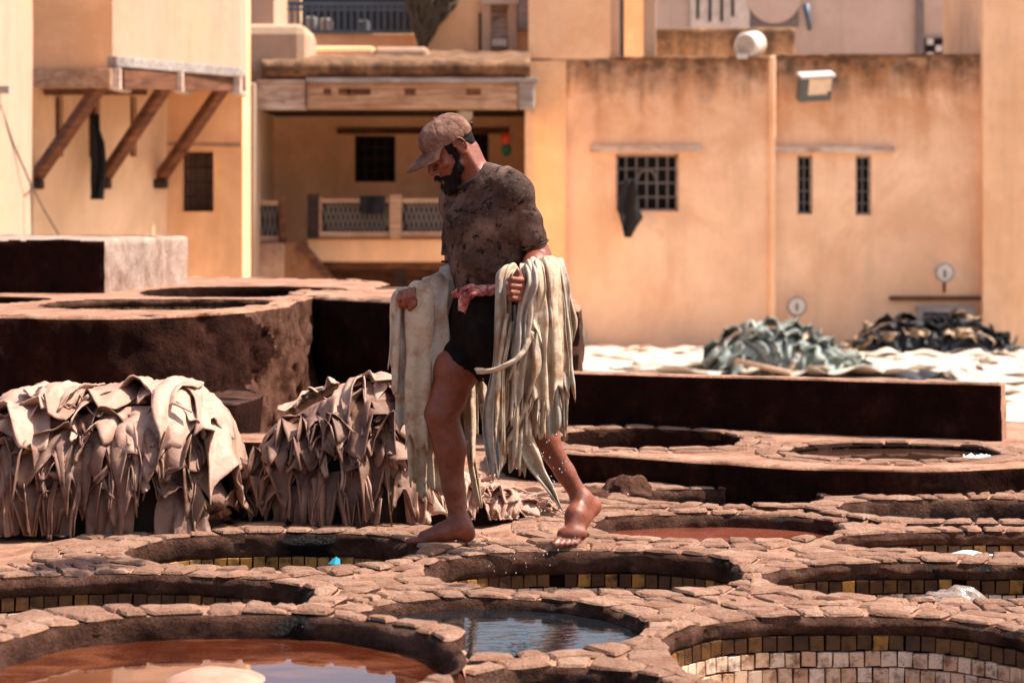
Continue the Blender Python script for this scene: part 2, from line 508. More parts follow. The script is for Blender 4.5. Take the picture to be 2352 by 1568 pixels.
# tiles: a few shared meshes
def tile_mesh(seed, mat, w=0.0490, h=0.0500, t=0.014):
    rg = random.Random(seed)
    hw, hh = w / 2, h / 2
    base = [(-hw, -hh), (hw, -hh), (hw, hh), (-hw, hh)]
    out = []
    for (x, z) in base:
        out.append((x + rg.uniform(-.0025, .0012) * (1 if x > 0 else -1), z + rg.uniform(-.0025, .0012) * (1 if z > 0 else -1)))
    # local: y- is the seen face
    v = [(x, 0.010, z) for x, z in out] + [(x, -t * 0.55, z) for x, z in out] + [(x * 0.93, -t, z * 0.93) for x, z in out]
    f = []
    for k in range(4):
        j = (k + 1) % 4
        f.append([k, j, j + 4, k + 4]); f.append([k + 4, j + 4, j + 8, k + 8])
    f.append([8, 9, 10, 11])
    return make_mesh('tile', v, f, mat, False)
TM = {}
for key, m in (('dk', TILE_DK), ('yl', TILE_YL), ('wh', TILE_WH)):
    TM[key] = [tile_mesh(i * 7 + len(key), m) for i in range(5)]

def inview(x, y, z, mx=90, my=60):
    if y < 3: return False
    a, b = topx(x, y, z)
    return -mx < a < 2352 + mx and -50 < b < 1568 + my

def vat_body(v, root, rows, liquid, depth, floor=None, band_mat=CLAYBAND, rows_z0=None):
    """clay band, mortar lining, single tiles, liquid or floor"""
    nt = 180
    th = np.linspace(0, 2 * math.pi, nt, endpoint=False)
    def ring(d, z, jit, seed):
        q = v.pt(th, d)
        pts = np.column_stack([q, np.full(nt, z)])
        nn = fbm(pts, 7, seed, 3) * jit + vnoise(pts, 28, seed + 9) * jit * 0.35
        rad = np.stack([np.cos(th), np.sin(th)], 1)
        pts[:, :2] += rad * nn[:, None]
        pts[:, 2] += vnoise(pts, 11, seed + 4) * jit * 0.4
        return pts
    def strip(rings):
        f = []
        for i in range(len(rings) - 1):
            for k in range(nt):
                a, b = i * nt + k, i * nt + (k + 1) % nt
                f.append([a, a + nt, b + nt, b])
        return np.vstack(rings), f
    b = v.band
    zs = [(0.030, -0.004, 0.003), (0.018, -0.004, 0.004), (0.006, -0.008, 0.010), (-0.002, -0.020, 0.015), (-0.004, -0.3 * b, 0.021), (-0.006, -0.5 * b, 0.026), (-0.002, -0.75 * b, 0.022), (0.004, -b, 0.014), (0.03, -b - 0.008, 0.004)]
    R, F = strip([ring(d, v.z + z, j, v.seed) for d, z, j in zs])
    obj('clay_band', R, F, band_mat, root)
    R, F = strip([ring(0.022, v.z - b + 0.01, 0, v.seed), ring(0.02, v.z - b - depth, 0, v.seed)])
    obj('lining', R, F, MORTAR, root)
    # tiles
    z = v.z - b - 0.027
    for ri, kind in enumerate(rows):
        per = 0.0515
        thd = np.linspace(0, 2 * math.pi, 2000)
        q = v.pt(thd, 0.014)
        s = np.concatenate([[0], np.cumsum(np.linalg.norm(np.diff(q, axis=0), axis=1))])
        n = int(s[-1] / per)
        rg = random.Random(int(v.seed * 31 + ri))
        for k in range(n):
            ss = (k + 0.5 * (ri % 2) + rg.uniform(-.02, .02)) * s[-1] / n
            t0 = float(np.interp(ss % s[-1], s, thd))
            # keep only the tiles whose face can be seen from in front
            if math.sin(t0) < -0.35: continue
            x, y = v.pt(np.array(t0), 0.014)
            if not inview(x, y, z): continue
            if rg.random() < 0.012 and ri == 0: continue
            ta = v.pt(np.array(t0 - 0.02), 0.014); tb = v.pt(np.array(t0 + 0.02), 0.014)
            tx, ty = (tb - ta); ang = math.atan2(ty, tx) + math.pi
            o = bpy.data.objects.new('tile', rg.choice(TM[kind]))
            C.objects.link(o)
            o.parent = root
            o.location = (x - root.location.x, y - root.location.y, z - root.location.z + rg.uniform(-.002, .002))
            o.rotation_euler = (rg.uniform(-.03, .03), rg.uniform(-.025, .025), ang)
            o.scale = (s[-1] / n / 0.0510 * rg.uniform(0.97, 1.0), 1, rg.uniform(0.98, 1.02))
        z -= 0.0525
    if liquid is not None:
        lz, lm = liquid
        q = v.pt(th, 0.03)
        vv = np.column_stack([q, np.full(nt, lz)])
        cc = np.array([[v.c[0], v.c[1], lz]])
        obj('dye_liquid', np.vstack([vv, cc]), [[k, (k + 1) % nt, nt] for k in range(nt)], lm, root, False)
    q = v.pt(th, 0.03)
    vv = np.column_stack([q, np.full(nt, v.z - b - depth)])
    cc = np.array([[v.c[0], v.c[1], v.z - b - depth]])
    obj('vat_floor', np.vstack([vv, cc]), [[k, (k + 1) % nt, nt] for k in range(nt)], floor or MORTAR, root, False)

def stone_mesh(quad, z, thick, rg):
    """quad: 4 xy corners; irregular worn slab"""
    q = np.array(quad)
    c = q.mean(0)
    out = []
    for k in range(4):
        a, b = q[k], q[(k + 1) % 4]
        L = np.linalg.norm(b - a)
        m = 3 if L > 0.1 else 2
        for i in range(m):
            p = a + (b - a) * i / m
            if i == 0: p = p + (c - p) * rg.uniform(0.0, 0.13)
            else: p = p + (c - p) / (np.linalg.norm(c - p) + 1e-6) * rg.uniform(-0.005, 0.006)
            out.append(p)
    out = np.array(out); n = len(out)
    tilt = np.array((rg.uniform(-.045, .045), rg.uniform(-.045, .045)))
    h = rg.uniform(-0.004, 0.005)
    def lev(sc, dz, j):
        p = c + (out - c) * sc
        zz = z + h + dz + (p - c) @ tilt + np.array([rg.uniform(-j, j) for _ in range(n)])
        return np.column_stack([p, zz])
    inset = 1 - 0.008 / max(0.05, np.mean(np.linalg.norm(out - c, axis=1)))
    V = np.vstack([lev(1.0, -thick, 0), lev(1.0, -0.010, 0.002), lev(inset, -0.002, 0.002), lev(0.6, 0.001, 0.0025), [[c[0], c[1], z + h + 0.001]]])
    F = []
    for L in range(3):
        for k in range(n):
            a, b = L * n + k, L * n + (k + 1) % n
            F.append([a, b, b + n, a + n])
    for k in range(n): F.append([3 * n + k, 3 * n + (k + 1) % n, 4 * n])
    return V, F

def ring_stones(v, root, vats, lim=0.36, inside=None, step=0.115, thick=0.05, name='stone'):
    rg = random.Random(int(v.seed * 101))
    per = 2 * math.pi * (v.rx + v.ry) / 2
    n = int(per / step)
    ths = np.array([2 * math.pi * (k + rg.uniform(-.22, .22)) / n for k in range(n)])
    ds = np.arange(0.02, lim + 0.001, 0.01)
    def dmax(t):
        p = v.pt(np.full(len(ds), t), ds)
        ok = np.ones(len(ds), bool)
        for u in vats:
            if u is v: continue
            ok &= u.dist(p[:, 0], p[:, 1]) > ds - 0.004
        if inside is not None: ok &= inside(p[:, 0], p[:, 1])
        bad = np.where(~ok)[0]
        return ds[-1] if len(bad) == 0 else (ds[bad[0]] if bad[0] > 0 else 0.0)
    cnt = 0
    for k in range(n):
        ta, tb = ths[k], ths[(k + 1) % n] + (2 * math.pi if k == n - 1 else 0)
        Da, Db, Dm = dmax(ta), dmax(tb), dmax((ta + tb) / 2)
        if max(Da, Db) < 0.045: continue
        Da, Db = max(Da, 0.03), max(Db, 0.03)
        if abs(Da - Db) > 0.16: Da, Db = (min(Da, Dm + 0.06), min(Db, Dm + 0.06))
        D = (Da + Db) / 2
        rows = max(1, round(D / 0.115))
        cuts = [0] + [(i + rg.uniform(-.15, .15)) / rows for i in range(1, rows)] + [1]
        for r in range(rows):
            g = 0.005
            e0 = rg.uniform(-0.004, 0.014) if r == 0 else 0
            a0, a1 = cuts[r] * Da + g + e0, cuts[r + 1] * Da - g
            b0, b1 = cuts[r] * Db + g + e0, cuts[r + 1] * Db - g
            if min(a1 - a0, b1 - b0) < 0.02: continue
            sub = [(ta, tb)]
            if r > 0 and rg.random() < 0.4: sub = [(ta, (ta + tb) / 2), ((ta + tb) / 2, tb)]
            for (t0, t1) in sub:
                w0 = (t0 - ta) / (tb - ta); w1 = (t1 - ta) / (tb - ta)
                gg = 0.005 / v.r(t0)
                q = [v.pt(np.array(t0 + gg), a0 + (b0 - a0) * w0), v.pt(np.array(t0 + gg), a1 + (b1 - a1) * w0),
                     v.pt(np.array(t1 - gg), a1 + (b1 - a1) * w1), v.pt(np.array(t1 - gg), a0 + (b0 - a0) * w1)]
                q = q[::-1]
                ar = 0.5 * abs(sum(q[i][0] * q[(i + 1) % 4][1] - q[(i + 1) % 4][0] * q[i][1] for i in range(4)))
                if ar < 0.0015: continue
                cx, cy = np.mean(q, axis=0)
                if not inview(cx, cy, v.z): continue
                V, F = stone_mesh(q, v.z + (0.010 if r == 0 else 0.006), thick, rg)
                so_ = obj(name, V, F, STONE, root, False)
                so_.data.materials.append(CLAYBAND)
                nn_ = (len(V) - 1) // 4
                so_.data.polygons.foreach_set('material_index', [1] * nn_ + [0] * (len(F) - nn_))
                cnt += 1
    return cnt

LAB = {
    'A': 'large raised vat of red-brown dye in the lower left corner with a swollen hide',
    'B': 'round vat filled with dark blue liquid mirroring the sky and the walking man',
    'C': 'empty vat at the left edge with wet black rim and dark tile row',
    'D': 'vat below the two hide heaps with a row of yellow tiles inside',
    'E': 'empty tiled vat right under the walking man\'s feet',
    'F': 'tiled vat at the right edge with a crumpled plastic bag in it',
    'G': 'deep empty vat in the lower right corner lined with stained white tiles',
    'H': 'dark vat cut off by the bottom edge of the picture, below the blue liquid',
    'I': 'vat of rust-red liquid right of the man\'s rear foot',
    'J': 'narrow half-hidden vat directly behind the vat of rust-red liquid',
    'K': 'dark empty vat at the right edge behind the milky liquid',
    'L': 'vat of milky brown liquid at the right edge with white hides floating',
    'M1': 'shadowy vat on the raised platform below the left part of the long low wall',
    'M2': 'brim-full brown vat on the raised platform with foam at its right end',
    'N1': 'vat in the tall round clay drum at the left',
    'N2': 'rear black vat in the tall clay platform, close to the pale block',
}
CFG = {
    'A': ([], (0.030, LIQ['A']), 0.4), 'B': ([], (-0.036, LIQ['B']), 0.4),
    'C': (['dk', 'wh', 'wh', 'wh'], None, 0.5), 'D': (['yl', 'wh', 'wh'], None, 0.5),
    'E': (['dk', 'wh', 'wh', 'wh'], None, 0.5), 'F': (['dk', 'wh', 'wh', 'wh', 'wh'], None, 0.42),
    'G': (['dk', 'wh', 'wh', 'wh', 'wh', 'wh', 'wh'], None, 0.42), 'H': ([], None, 0.4),
    'I': ([], (-0.055, LIQ['I']), 0.4), 'J': (['yl'], (-0.13, LIQ['dark']), 0.4),
    'K': ([], (-0.3, LIQ['dark']), 0.4), 'L': (['dk', 'dk'], (-0.088, LIQ['L']), 0.4),
}
def deck_ok(x, y):
    return np.ones_like(x, bool)
VROOT = {}
vis = [v for v in VATS if v.key not in HIDDEN]
nst = 0
for v in vis:
    root = empty('dye_vat', (v.c[0], v.c[1], v.z))
    VROOT[v.key] = root
    tag(root, LAB[v.key], 'vat', 'dye vats sunk in the clay terrace')
    rows, liq, dep = CFG[v.key]
    vat_body(v, root, rows, liq, dep, floor=CLAYPALE if liq is None and v.key != 'H' else None)  # unseen floors of empty vats made pale to bounce light onto tiles
    nst += ring_stones(v, root, VATS)
print('stones', nst)

# the clay terrace between the vats: one sheet with holes, stepping with each vat's rim
def deck_sheet(name, x0, x1, y0, y1, h, zfun, hole, mat, keep=None):
    xs = np.arange(x0, x1 + h / 2, h); ys = np.arange(y0, y1 + h / 2, h)
    X, Y = np.meshgrid(xs, ys, indexing='ij')
    Z = zfun(X.ravel(), Y.ravel())
    pts = np.column_stack([X.ravel(), Y.ravel(), Z])
    pts[:, 2] += fbm(pts * np.array((1, 1, 0)), 6, 3) * 0.003
    ny = len(ys)
    i, j = np.meshgrid(np.arange(len(xs) - 1), np.arange(ny - 1), indexing='ij')
    a = (i * ny + j).ravel()
    f = np.stack([a, a + ny, a + ny + 1, a + 1], 1)
    cx = X.ravel()[a] + h / 2; cy = Y.ravel()[a] + h / 2
    ok = ~hole(cx, cy)
    if keep is not None: ok &= keep(cx, cy)
    return tag(obj(name, pts, f[ok], mat), kind='structure')

def deck_z(x, y):
    D = np.stack([v.dist(x, y) for v in VATS]); k = D.argmin(0)
    z = np.array([v.z for v in VATS])[k]
    d = D.min(0)
    return z - 0.0045 - np.clip(d - 0.36, 0, 0.1) * 0.2
def deck_hole(x, y):
    return np.min(np.stack([v.dist(x, y) for v in VATS if v.key not in HIDDEN]), axis=0) < 0.034
deck_sheet('terrace', -3.4, 3.4, 5.4, 14.5, 0.03, deck_z, deck_hole, CLAYTOP)
tag(MB().box((-3.4, 5.38, -1.8), (3.4, 5.4, -0.02)).build('terrace_edge', CLAYDARK), kind='structure')

def poly_in(poly):
    poly = np.array(poly)
    def f(x, y):
        r = np.zeros(np.shape(x), bool)
        n = len(poly)
        for i in range(n):
            x1, y1 = poly[i]; x2, y2 = poly[(i + 1) % n]
            c = ((y1 > y) != (y2 > y)) & (x < (x2 - x1) * (y - y1) / (y2 - y1 + 1e-12) + x1)
            r ^= c
        return r
    return f

def smooth_closed(poly, per=0.06, rounds=2):
    p = np.array(poly, float)
    for _ in range(rounds):
        q = np.roll(p, -1, 0)
        p = np.stack([p * 0.75 + q * 0.25, p * 0.25 + q * 0.75], 1).reshape(-1, 2)
    d = np.linalg.norm(np.roll(p, -1, 0) - p, axis=1)
    s = np.concatenate([[0], np.cumsum(d)]); pc = np.vstack([p, p[:1]])
    n = int(s[-1] / per)
    t = np.linspace(0, s[-1], n, endpoint=False)
    return np.column_stack([np.interp(t, s, pc[:, 0]), np.interp(t, s, pc[:, 1])])

def raised(name, outline, z0, z1, mat_side, mat_top, label, vats=(), jit=0.02, rounds=2, lip=0.03, hcell=0.035, seed=1, batter=0.0, cat='platform', per=0.05, levels=12):
    """a masonry platform: lumpy upright side, worn lip, top sheet with holes for its vats"""
    o = smooth_closed(outline, per, rounds)      # counter clockwise
    c = o.mean(0)
    root = empty(name, (c[0], c[1], z0))
    tag(root, label, cat)
    n = len(o)
    tn = np.roll(o, -1, 0) - np.roll(o, 1, 0); tn /= np.linalg.norm(tn, axis=1, keepdims=True)
    nr = np.column_stack([tn[:, 1], -tn[:, 0]])
    H = z1 - z0
    rings = []
    for L in range(levels + 1):
        t = L / levels
        p = o + nr * batter * (1 - t)
        pts = np.column_stack([p, np.full(n, z0 + (H - lip * 0.6) * t)])
        nn = fbm(pts, 3.0, seed, 3) * jit * 1.4 + fbm(pts, 14, seed + 7, 2) * jit * 0.6
        pts[:, :2] += nr * nn[:, None]
        rings.append(pts)
    for dd, dz in ((-lip * 0.5, -lip * 0.15), (-lip * 1.6, 0.0), (-lip * 4, 0.0)):
        pts = np.column_stack([o + nr * dd, np.full(n, z1 + dz)])
        pts[:, :2] += nr * (fbm(pts, 14, seed + 7, 2) * jit * 0.5)[:, None]
        pts[:, 2] += vnoise(pts, 9, seed) * jit * 0.3
        rings.append(pts)
    R = np.vstack(rings); F = []
    for i in range(len(rings) - 1):
        for k in range(n):
            a, b = i * n + k, i * n + (k + 1) % n
            F.append([a, b, b + n, a + n])
    nside = (levels) * n
    so_ = obj('side_wall', R, F, mat_side, root)
    so_.data.materials.append(mat_top)
    idx = np.zeros(len(F), int); idx[nside:] = 1
    so_.data.polygons.foreach_set('material_index', idx)
    # top
    ins = poly_in(o - nr * lip * 1.5)
    x0, y0 = o.min(0); x1, y1 = o.max(0)
    xs = np.arange(x0, x1 + hcell, hcell); ys = np.arange(y0, y1 + hcell, hcell)
    X, Y = np.meshgrid(xs, ys, indexing='ij')
    pts = np.column_stack([X.ravel(), Y.ravel(), np.full(X.size, z1 - 0.003)])
    pts[:, 2] += fbm(pts, 6, seed) * 0.006
    ny = len(ys)
    i, j = np.meshgrid(np.arange(len(xs) - 1), np.arange(ny - 1), indexing='ij')
    a = (i * ny + j).ravel(); f = np.stack([a, a + ny, a + ny + 1, a + 1], 1)
    cx = X.ravel()[a] + hcell / 2; cy = Y.ravel()[a] + hcell / 2
    ok = ins(cx, cy)
    for v in vats: ok &= v.dist(cx, cy) > 0.02
    obj('top', pts, f[ok], mat_top, root)
    return root

# right hand platform, its two vats and the long low wall
ZP = 0.14
MV = [Vat('M1', 0.69, 12.22, 0.45, 0.53, ZP, 2.6, 0, 21.0, 0.25), Vat('M2', 1.83, 11.55, 0.48, 0.40, ZP, 2.5, 0, 22.0, 0.035)]
out = [G(*q, ZP) for q in ((1120, 1026), (1300, 1036), (1480, 1048), (1690, 1063), (1880, 1075), (2060, 1078), (2240, 1075), (2420, 1062), (2700, 1050))]
out += [np.array((3.6, 13.2)), np.array((0.0, 13.8))]
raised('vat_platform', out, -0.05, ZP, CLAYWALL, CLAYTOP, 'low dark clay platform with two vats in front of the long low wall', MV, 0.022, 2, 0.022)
pin = poly_in(smooth_closed(out, 0.06, 2))
for v in MV:
    root = empty('dye_vat', (v.c[0], v.c[1], v.z)); VROOT[v.key] = root
    tag(root, LAB[v.key], 'vat', 'dye vats sunk in the clay terrace')
    vat_body(v, root, [], (ZP - (0.024 if v.key == 'M2' else 0.22), LIQ['M2'] if v.key == 'M2' else LIQ['dark']), 0.35, band_mat=CLAYDARK)
    ring_stones(v, root, MV, 0.2, pin, 0.17, 0.05)

a = P(1318, 975, 13.0)[:2]; b = P(2301, 1012, 12.12)[:2]
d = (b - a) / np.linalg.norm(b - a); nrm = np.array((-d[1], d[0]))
LOWWALL = raised('low_wall', [a - d * 0.4, b, b + nrm * 0.13, a - d * 0.4 + nrm * 0.13], ZP - 0.05, ZP + 0.285, CLAYDARK, CLAYTOP, 'long low dark clay wall on the platform in front of the white hides', (), 0.013, 0, 0.020, 0.02, 5, cat='wall', per=0.03, levels=14)

# left hand tall platform with its drum, vats and the pale block
ZL = 0.75
def GL(px, py): return G(px, py, ZL)
o2 = [GL(-500, 722), GL(-250, 724), GL(0, 722), GL(180, 726), GL(360, 724), GL(500, 718), GL(590, 708), GL(655, 698), GL(692, 688), GL(694, 678), np.array((-0.9, 16.2)), np.array((-1.0, 19.5)), np.array((-4.6, 19.5)), np.array((-4.6, 13.0))]
NV = [Vat('N1', -2.05, 14.1, 0.66, 0.80, ZL, 2.4, 0, 31.0, 0.05), Vat('N2', -1.80, 16.25, 0.66, 1.05, ZL, 2.4, 0, 32.0, 0.2), Vat('N0', -3.35, 14.7, 0.5, 0.6, ZL, 2.3, 0, 33.0, 0.15)]
LAB['N0'] = 'vat at the far left edge of the tall clay platform below the dark block'
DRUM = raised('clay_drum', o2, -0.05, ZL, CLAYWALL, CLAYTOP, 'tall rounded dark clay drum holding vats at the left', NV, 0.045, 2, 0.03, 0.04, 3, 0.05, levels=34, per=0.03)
for v in NV:
    root = empty('dye_vat', (v.c[0], v.c[1], v.z)); VROOT[v.key] = root
    tag(root, LAB[v.key], 'vat', 'dye vats sunk in the clay terrace')
    vat_body(v, root, ['yl'] if v.key == 'N1' else [], (ZL - 0.3, LIQ['N'] if v.key == 'N0' else LIQ['dark']), 0.4, band_mat=CLAYBAND if v.key == 'N1' else CLAYDARK)
# the part of the platform behind the man
o3 = [np.array((-1.5, 15.6)), P(1100, 700, 14.1)[:2], P(1322, 700, 13.25)[:2], P(1345, 700, 14.2)[:2], np.array((0.3, 17.0)), np.array((-1.5, 17.0))]
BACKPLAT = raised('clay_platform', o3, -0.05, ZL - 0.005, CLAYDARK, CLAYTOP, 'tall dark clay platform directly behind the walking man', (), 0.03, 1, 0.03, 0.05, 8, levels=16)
# block
c0 = P(241, 670, 15.9)[:2]; c1 = P(431, 660, 17.9)[:2]; cl = P(-200, 670, 16.0)[:2]
ob = [cl, c0, c1, c1 + np.array((-1.4, 0.9)), cl + np.array((0, 2.6))]
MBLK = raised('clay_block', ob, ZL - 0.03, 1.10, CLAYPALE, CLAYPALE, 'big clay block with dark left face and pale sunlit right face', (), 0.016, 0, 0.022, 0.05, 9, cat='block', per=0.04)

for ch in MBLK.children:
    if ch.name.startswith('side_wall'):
        ch.data.materials.append(CLAYDARK)  # left face darkened in colour for its shade as well as its stain
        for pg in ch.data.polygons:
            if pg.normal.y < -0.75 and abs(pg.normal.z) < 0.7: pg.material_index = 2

def recolour(root, mat, test):
    for ch in root.children:
        if ch.name.startswith('side_wall'):
            ch.data.materials.append(mat); k = len(ch.data.materials) - 1
            for pg in ch.data.polygons:
                if pg.material_index == 0 and test(pg): pg.material_index = k
recolour(LOWWALL, CLAYTOP, lambda pg: pg.normal.x > 0.5)  # end facing the sun given paler clay, its sunlight put into the colour
recolour(BACKPLAT, CLAYBAND, lambda pg: pg.normal.x > 0.35)  # right end lightened in colour to read as sunlit
# crumbling right shoulder of the drum; its earth is also lightened as sunlit
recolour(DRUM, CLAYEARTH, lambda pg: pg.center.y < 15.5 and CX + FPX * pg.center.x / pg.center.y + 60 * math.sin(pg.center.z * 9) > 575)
for ch in DRUM.children:
    if ch.name.startswith('side_wall'):
        co = np.empty(len(ch.data.vertices) * 3); ch.data.vertices.foreach_get('co', co); co = co.reshape(-1, 3)
        pxv = CX + FPX * co[:, 0] / co[:, 1]
        wgt = np.clip((pxv - 520) / 90, 0, 1) * (co[:, 1] < 15.5) * np.clip((0.66 - co[:, 2]) / 0.1, 0, 1)
        er = np.minimum(fbm(co, 7, 2) + .1, 0) * .16 + fbm(co, 22, 5) * .022
        co[:, 0] += er * wgt * .8; co[:, 1] -= er * wgt * .7
        ch.data.vertices.foreach_set('co', co.ravel()); ch.data.update()
HOUSE_SCALE = 1.8
# ------------------------------------------------------------------ the houses behind
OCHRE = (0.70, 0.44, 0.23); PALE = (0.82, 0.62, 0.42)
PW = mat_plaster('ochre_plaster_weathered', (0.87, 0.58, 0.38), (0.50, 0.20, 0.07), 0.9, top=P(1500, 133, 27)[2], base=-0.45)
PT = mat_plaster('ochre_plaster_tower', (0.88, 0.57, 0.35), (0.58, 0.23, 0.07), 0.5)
PO = mat_plaster('orange_and_shaded_plaster', (0.96, 0.575, 0.32), (0.5, 0.22, 0.06), 0.4)  # orange plaster; on the left house it carries the shade in its colour
PC = mat_plaster('cream_plaster', (0.43, 0.30, 0.225), (0.6, 0.34, 0.16), 0.4)  # cream plaster copy for sunlit walls, darkened in colour to offset the sun
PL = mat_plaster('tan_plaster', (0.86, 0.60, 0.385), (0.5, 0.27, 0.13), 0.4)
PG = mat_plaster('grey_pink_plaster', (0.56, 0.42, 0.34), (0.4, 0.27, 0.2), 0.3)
THATCH = mat_clay('weathered_roof_edge', [(0.3, (0.06, 0.03, 0.018)), (0.5, (0.24, 0.12, 0.06)), (0.75, (0.46, 0.26, 0.14))], 3, bump=0.8, flow=(0.05, 0.03, 0.02))
WOODB = mat_wood('brown_timber', (0.22, 0.085, 0.04), (0.07, 0.025, 0.012), (3, 3, 26))
WOODP = mat_wood('bleached_timber', (0.52, 0.34, 0.22), (0.3, 0.15, 0.08), (2, 30, 30))
WOODG = mat_wood('grey_timber', (0.42, 0.38, 0.35), (0.22, 0.17, 0.15), (2, 30, 30))
WOODD = mat_wood('dark_timber', (0.06, 0.028, 0.018), (0.02, 0.01, 0.008))
WHITEW = mat_wood('whitewashed_timber', (0.66, 0.56, 0.48), (0.4, 0.24, 0.17), (3, 20, 20))
DARK = mat_plain('dark_interior', (0.012, 0.009, 0.008), 0.9)
IRON = mat_plain('grey_iron', (0.16, 0.14, 0.13), 0.6, 0.3)
IRONB = mat_plain('blue_grey_iron', (0.09, 0.13, 0.17), 0.5, 0.2)
WHITEP = mat_plain('chalky_white_metal', (0.66, 0.6, 0.54), 0.6)
CLOTHK = mat_plain('black_cloth', (0.015, 0.013, 0.014), 0.9)
BRASS = mat_plain('rusty_lamp_glass', (0.8, 0.62, 0.44), 0.4)

def s_on(A, B, px, py=None):
    """length along wall A->B where photo column px meets it"""
    A = np.array(A, float); B = np.array(B, float); d = B - A
    k = (px - CX) / FPX
    t = (k * A[1] - A[0]) / (d[0] - k * d[1])
    return t * np.linalg.norm(d)
def yz(A, B, px, py):
    A = np.array(A, float); B = np.array(B, float); L = np.linalg.norm(B - A)
    s = s_on(A, B, px); q = A + (B - A) / L * s
    return q, ZC - (py - HY) * q[1] / FPX
def opening(A, B, x0, y0, x1, y1):
    s0, s1 = s_on(A, B, x0), s_on(A, B, x1)
    xm = (x0 + x1) / 2
    return (s0, s1, yz(A, B, xm, y1)[1], yz(A, B, xm, y0)[1])

def grille(par, A, B, x0, y0, x1, y1, cols, rws, mat, frame_mat, depth=0.1, arch=False, t=0.022, back=DARK):
    """window: dark room behind, frame, single bars"""
    A = np.array(A, float); B = np.array(B, float); d = (B - A) / np.linalg.norm(B - A); n = np.array((d[1], -d[0]))
    s0, s1, z0, z1 = opening(A, B, x0, y0, x1, y1)
    def pt(s, z, off): q = A + d * s + n * off; return np.array((q[0], q[1], z))
    win = empty('window', pt((s0 + s1) / 2, z0, 0)); setparent(win, par)
    win.location = win.location
    mb = MB().add([pt(s0, z0, -0.21), pt(s1, z0, -0.21), pt(s1, z1, -0.21), pt(s0, z1, -0.21)], [[0, 1, 2, 3]])
    mb.build('dark_room', back, win)
    fb = MB(); e = 0.03
    for q in (((s0, z0), (s1, z0)), ((s0, z1), (s1, z1)), ((s0, z0), (s0, z1)), ((s1, z0), (s1, z1))):
        fb.bar(pt(*q[0], -depth + 0.03), pt(*q[1], -depth + 0.03), e * 1.6, e * 1.6)
    fb.build('frame', frame_mat, win)
    for k in range(1, cols):
        s = s0 + (s1 - s0) * k / cols
        MB().bar(pt(s, z0, -depth), pt(s, z1, -depth), t, t).build('bar', mat, win)
    for k in range(1, rws):
        z = z0 + (z1 - z0) * k / rws
        MB().bar(pt(s0, z, -depth - 0.012), pt(s1, z, -depth - 0.012), t, t).build('bar', mat, win)
    if arch:
        r = (s1 - s0) / cols * 0.9; cz = z0 + (z1 - z0) * 0.55; cs = (s0 + s1) / 2
        pts = [pt(cs + r * math.cos(a), cz + r * 1.1 * math.sin(a), -depth + 0.012) for a in np.linspace(0, math.pi, 13)]
        MB().tube(pts, t * 0.7, 6).build('bar', mat, win)
    return win

# ---- right hand house
YB = 27.0
rh = empty('ochre_house', P(1780, 830, YB)); tag(rh, 'broad ochre plastered house with stained parapet at the right', 'house')
zb = -0.55
A1 = P(1214, 500, YB)[:2]; B1 = P(1771, 500, YB)[:2]
zt1 = P(1500, 135, YB)[2]; zt2 = P(2000, 130, YB)[2]
op1 = opening(A1, B1, 1415, 355, 1558, 485)
wall_open('wall', A1, B1, zb, zt1, [op1], PW, rh, step=0.2, seed=2)
A2 = np.array((B1[0] - 0.02, YB + 0.07)); B2 = P(2262, 500, YB + 0.05)[:2]
oa = opening(A2, B2, 1831, 358, 1866, 492); obb = opening(A2, B2, 1965, 358, 2001, 494)
wall_open('wall', A2, B2, zb, zt2, [oa, obb], PW, rh, step=0.2, seed=6)
slab('tower', 1214, -120, 1403, 137, YB + 0.004, 1.6, PT, rh)
slab('tower', 2258, -420, 2700, 900, YB - 0.12, 2.5, PT, rh)
grille(rh, A1, B1, 1415, 355, 1558, 485, 6, 4, IRON, WOODG, arch=True)
grille(rh, A2, B2, 1831, 358, 1866, 492, 2, 5, IRON, WOODG, t=0.02)
grille(rh, A2, B2, 1965, 358, 2001, 494, 2, 5, IRON, WOODG, t=0.02)
slab('lintel', 1356, 334, 1612, 349, YB - 0.07, 0.1, WHITEW, rh, 0.01)
slab('lintel', 1780, 337, 2056, 351, YB - 0.02, 0.1, WHITEW, rh, 0.01)
slab('lintel', 2044, 680, 2286, 690, YB - 0.01, 0.1, WOODB, rh, 0.01)
slab('door_frame', 2106, 702, 2240, 830, YB - 0.02, 0.08, WOODG, rh, 0.01)
slab('door', 2122, 718, 2224, 830, YB - 0.03, 0.02, WOODD, rh)
slab('cellar_hatch', 1855, 766, 1884, 800, YB - 0.0, 0.03, mat_plain('red_brown_paint', (0.14, 0.03, 0.02)), rh)
slab('coping', 1400, 129, 1772, 138, YB - 0.04, 0.4, THATCH, rh, 0.02)
slab('coping', 1778, 124, 2257, 132, YB + 0.03, 0.4, THATCH, rh, 0.02)
slab('pier', 1767, 128, 1782, 860, YB - 0.05, 0.25, PT, rh, 0.02)
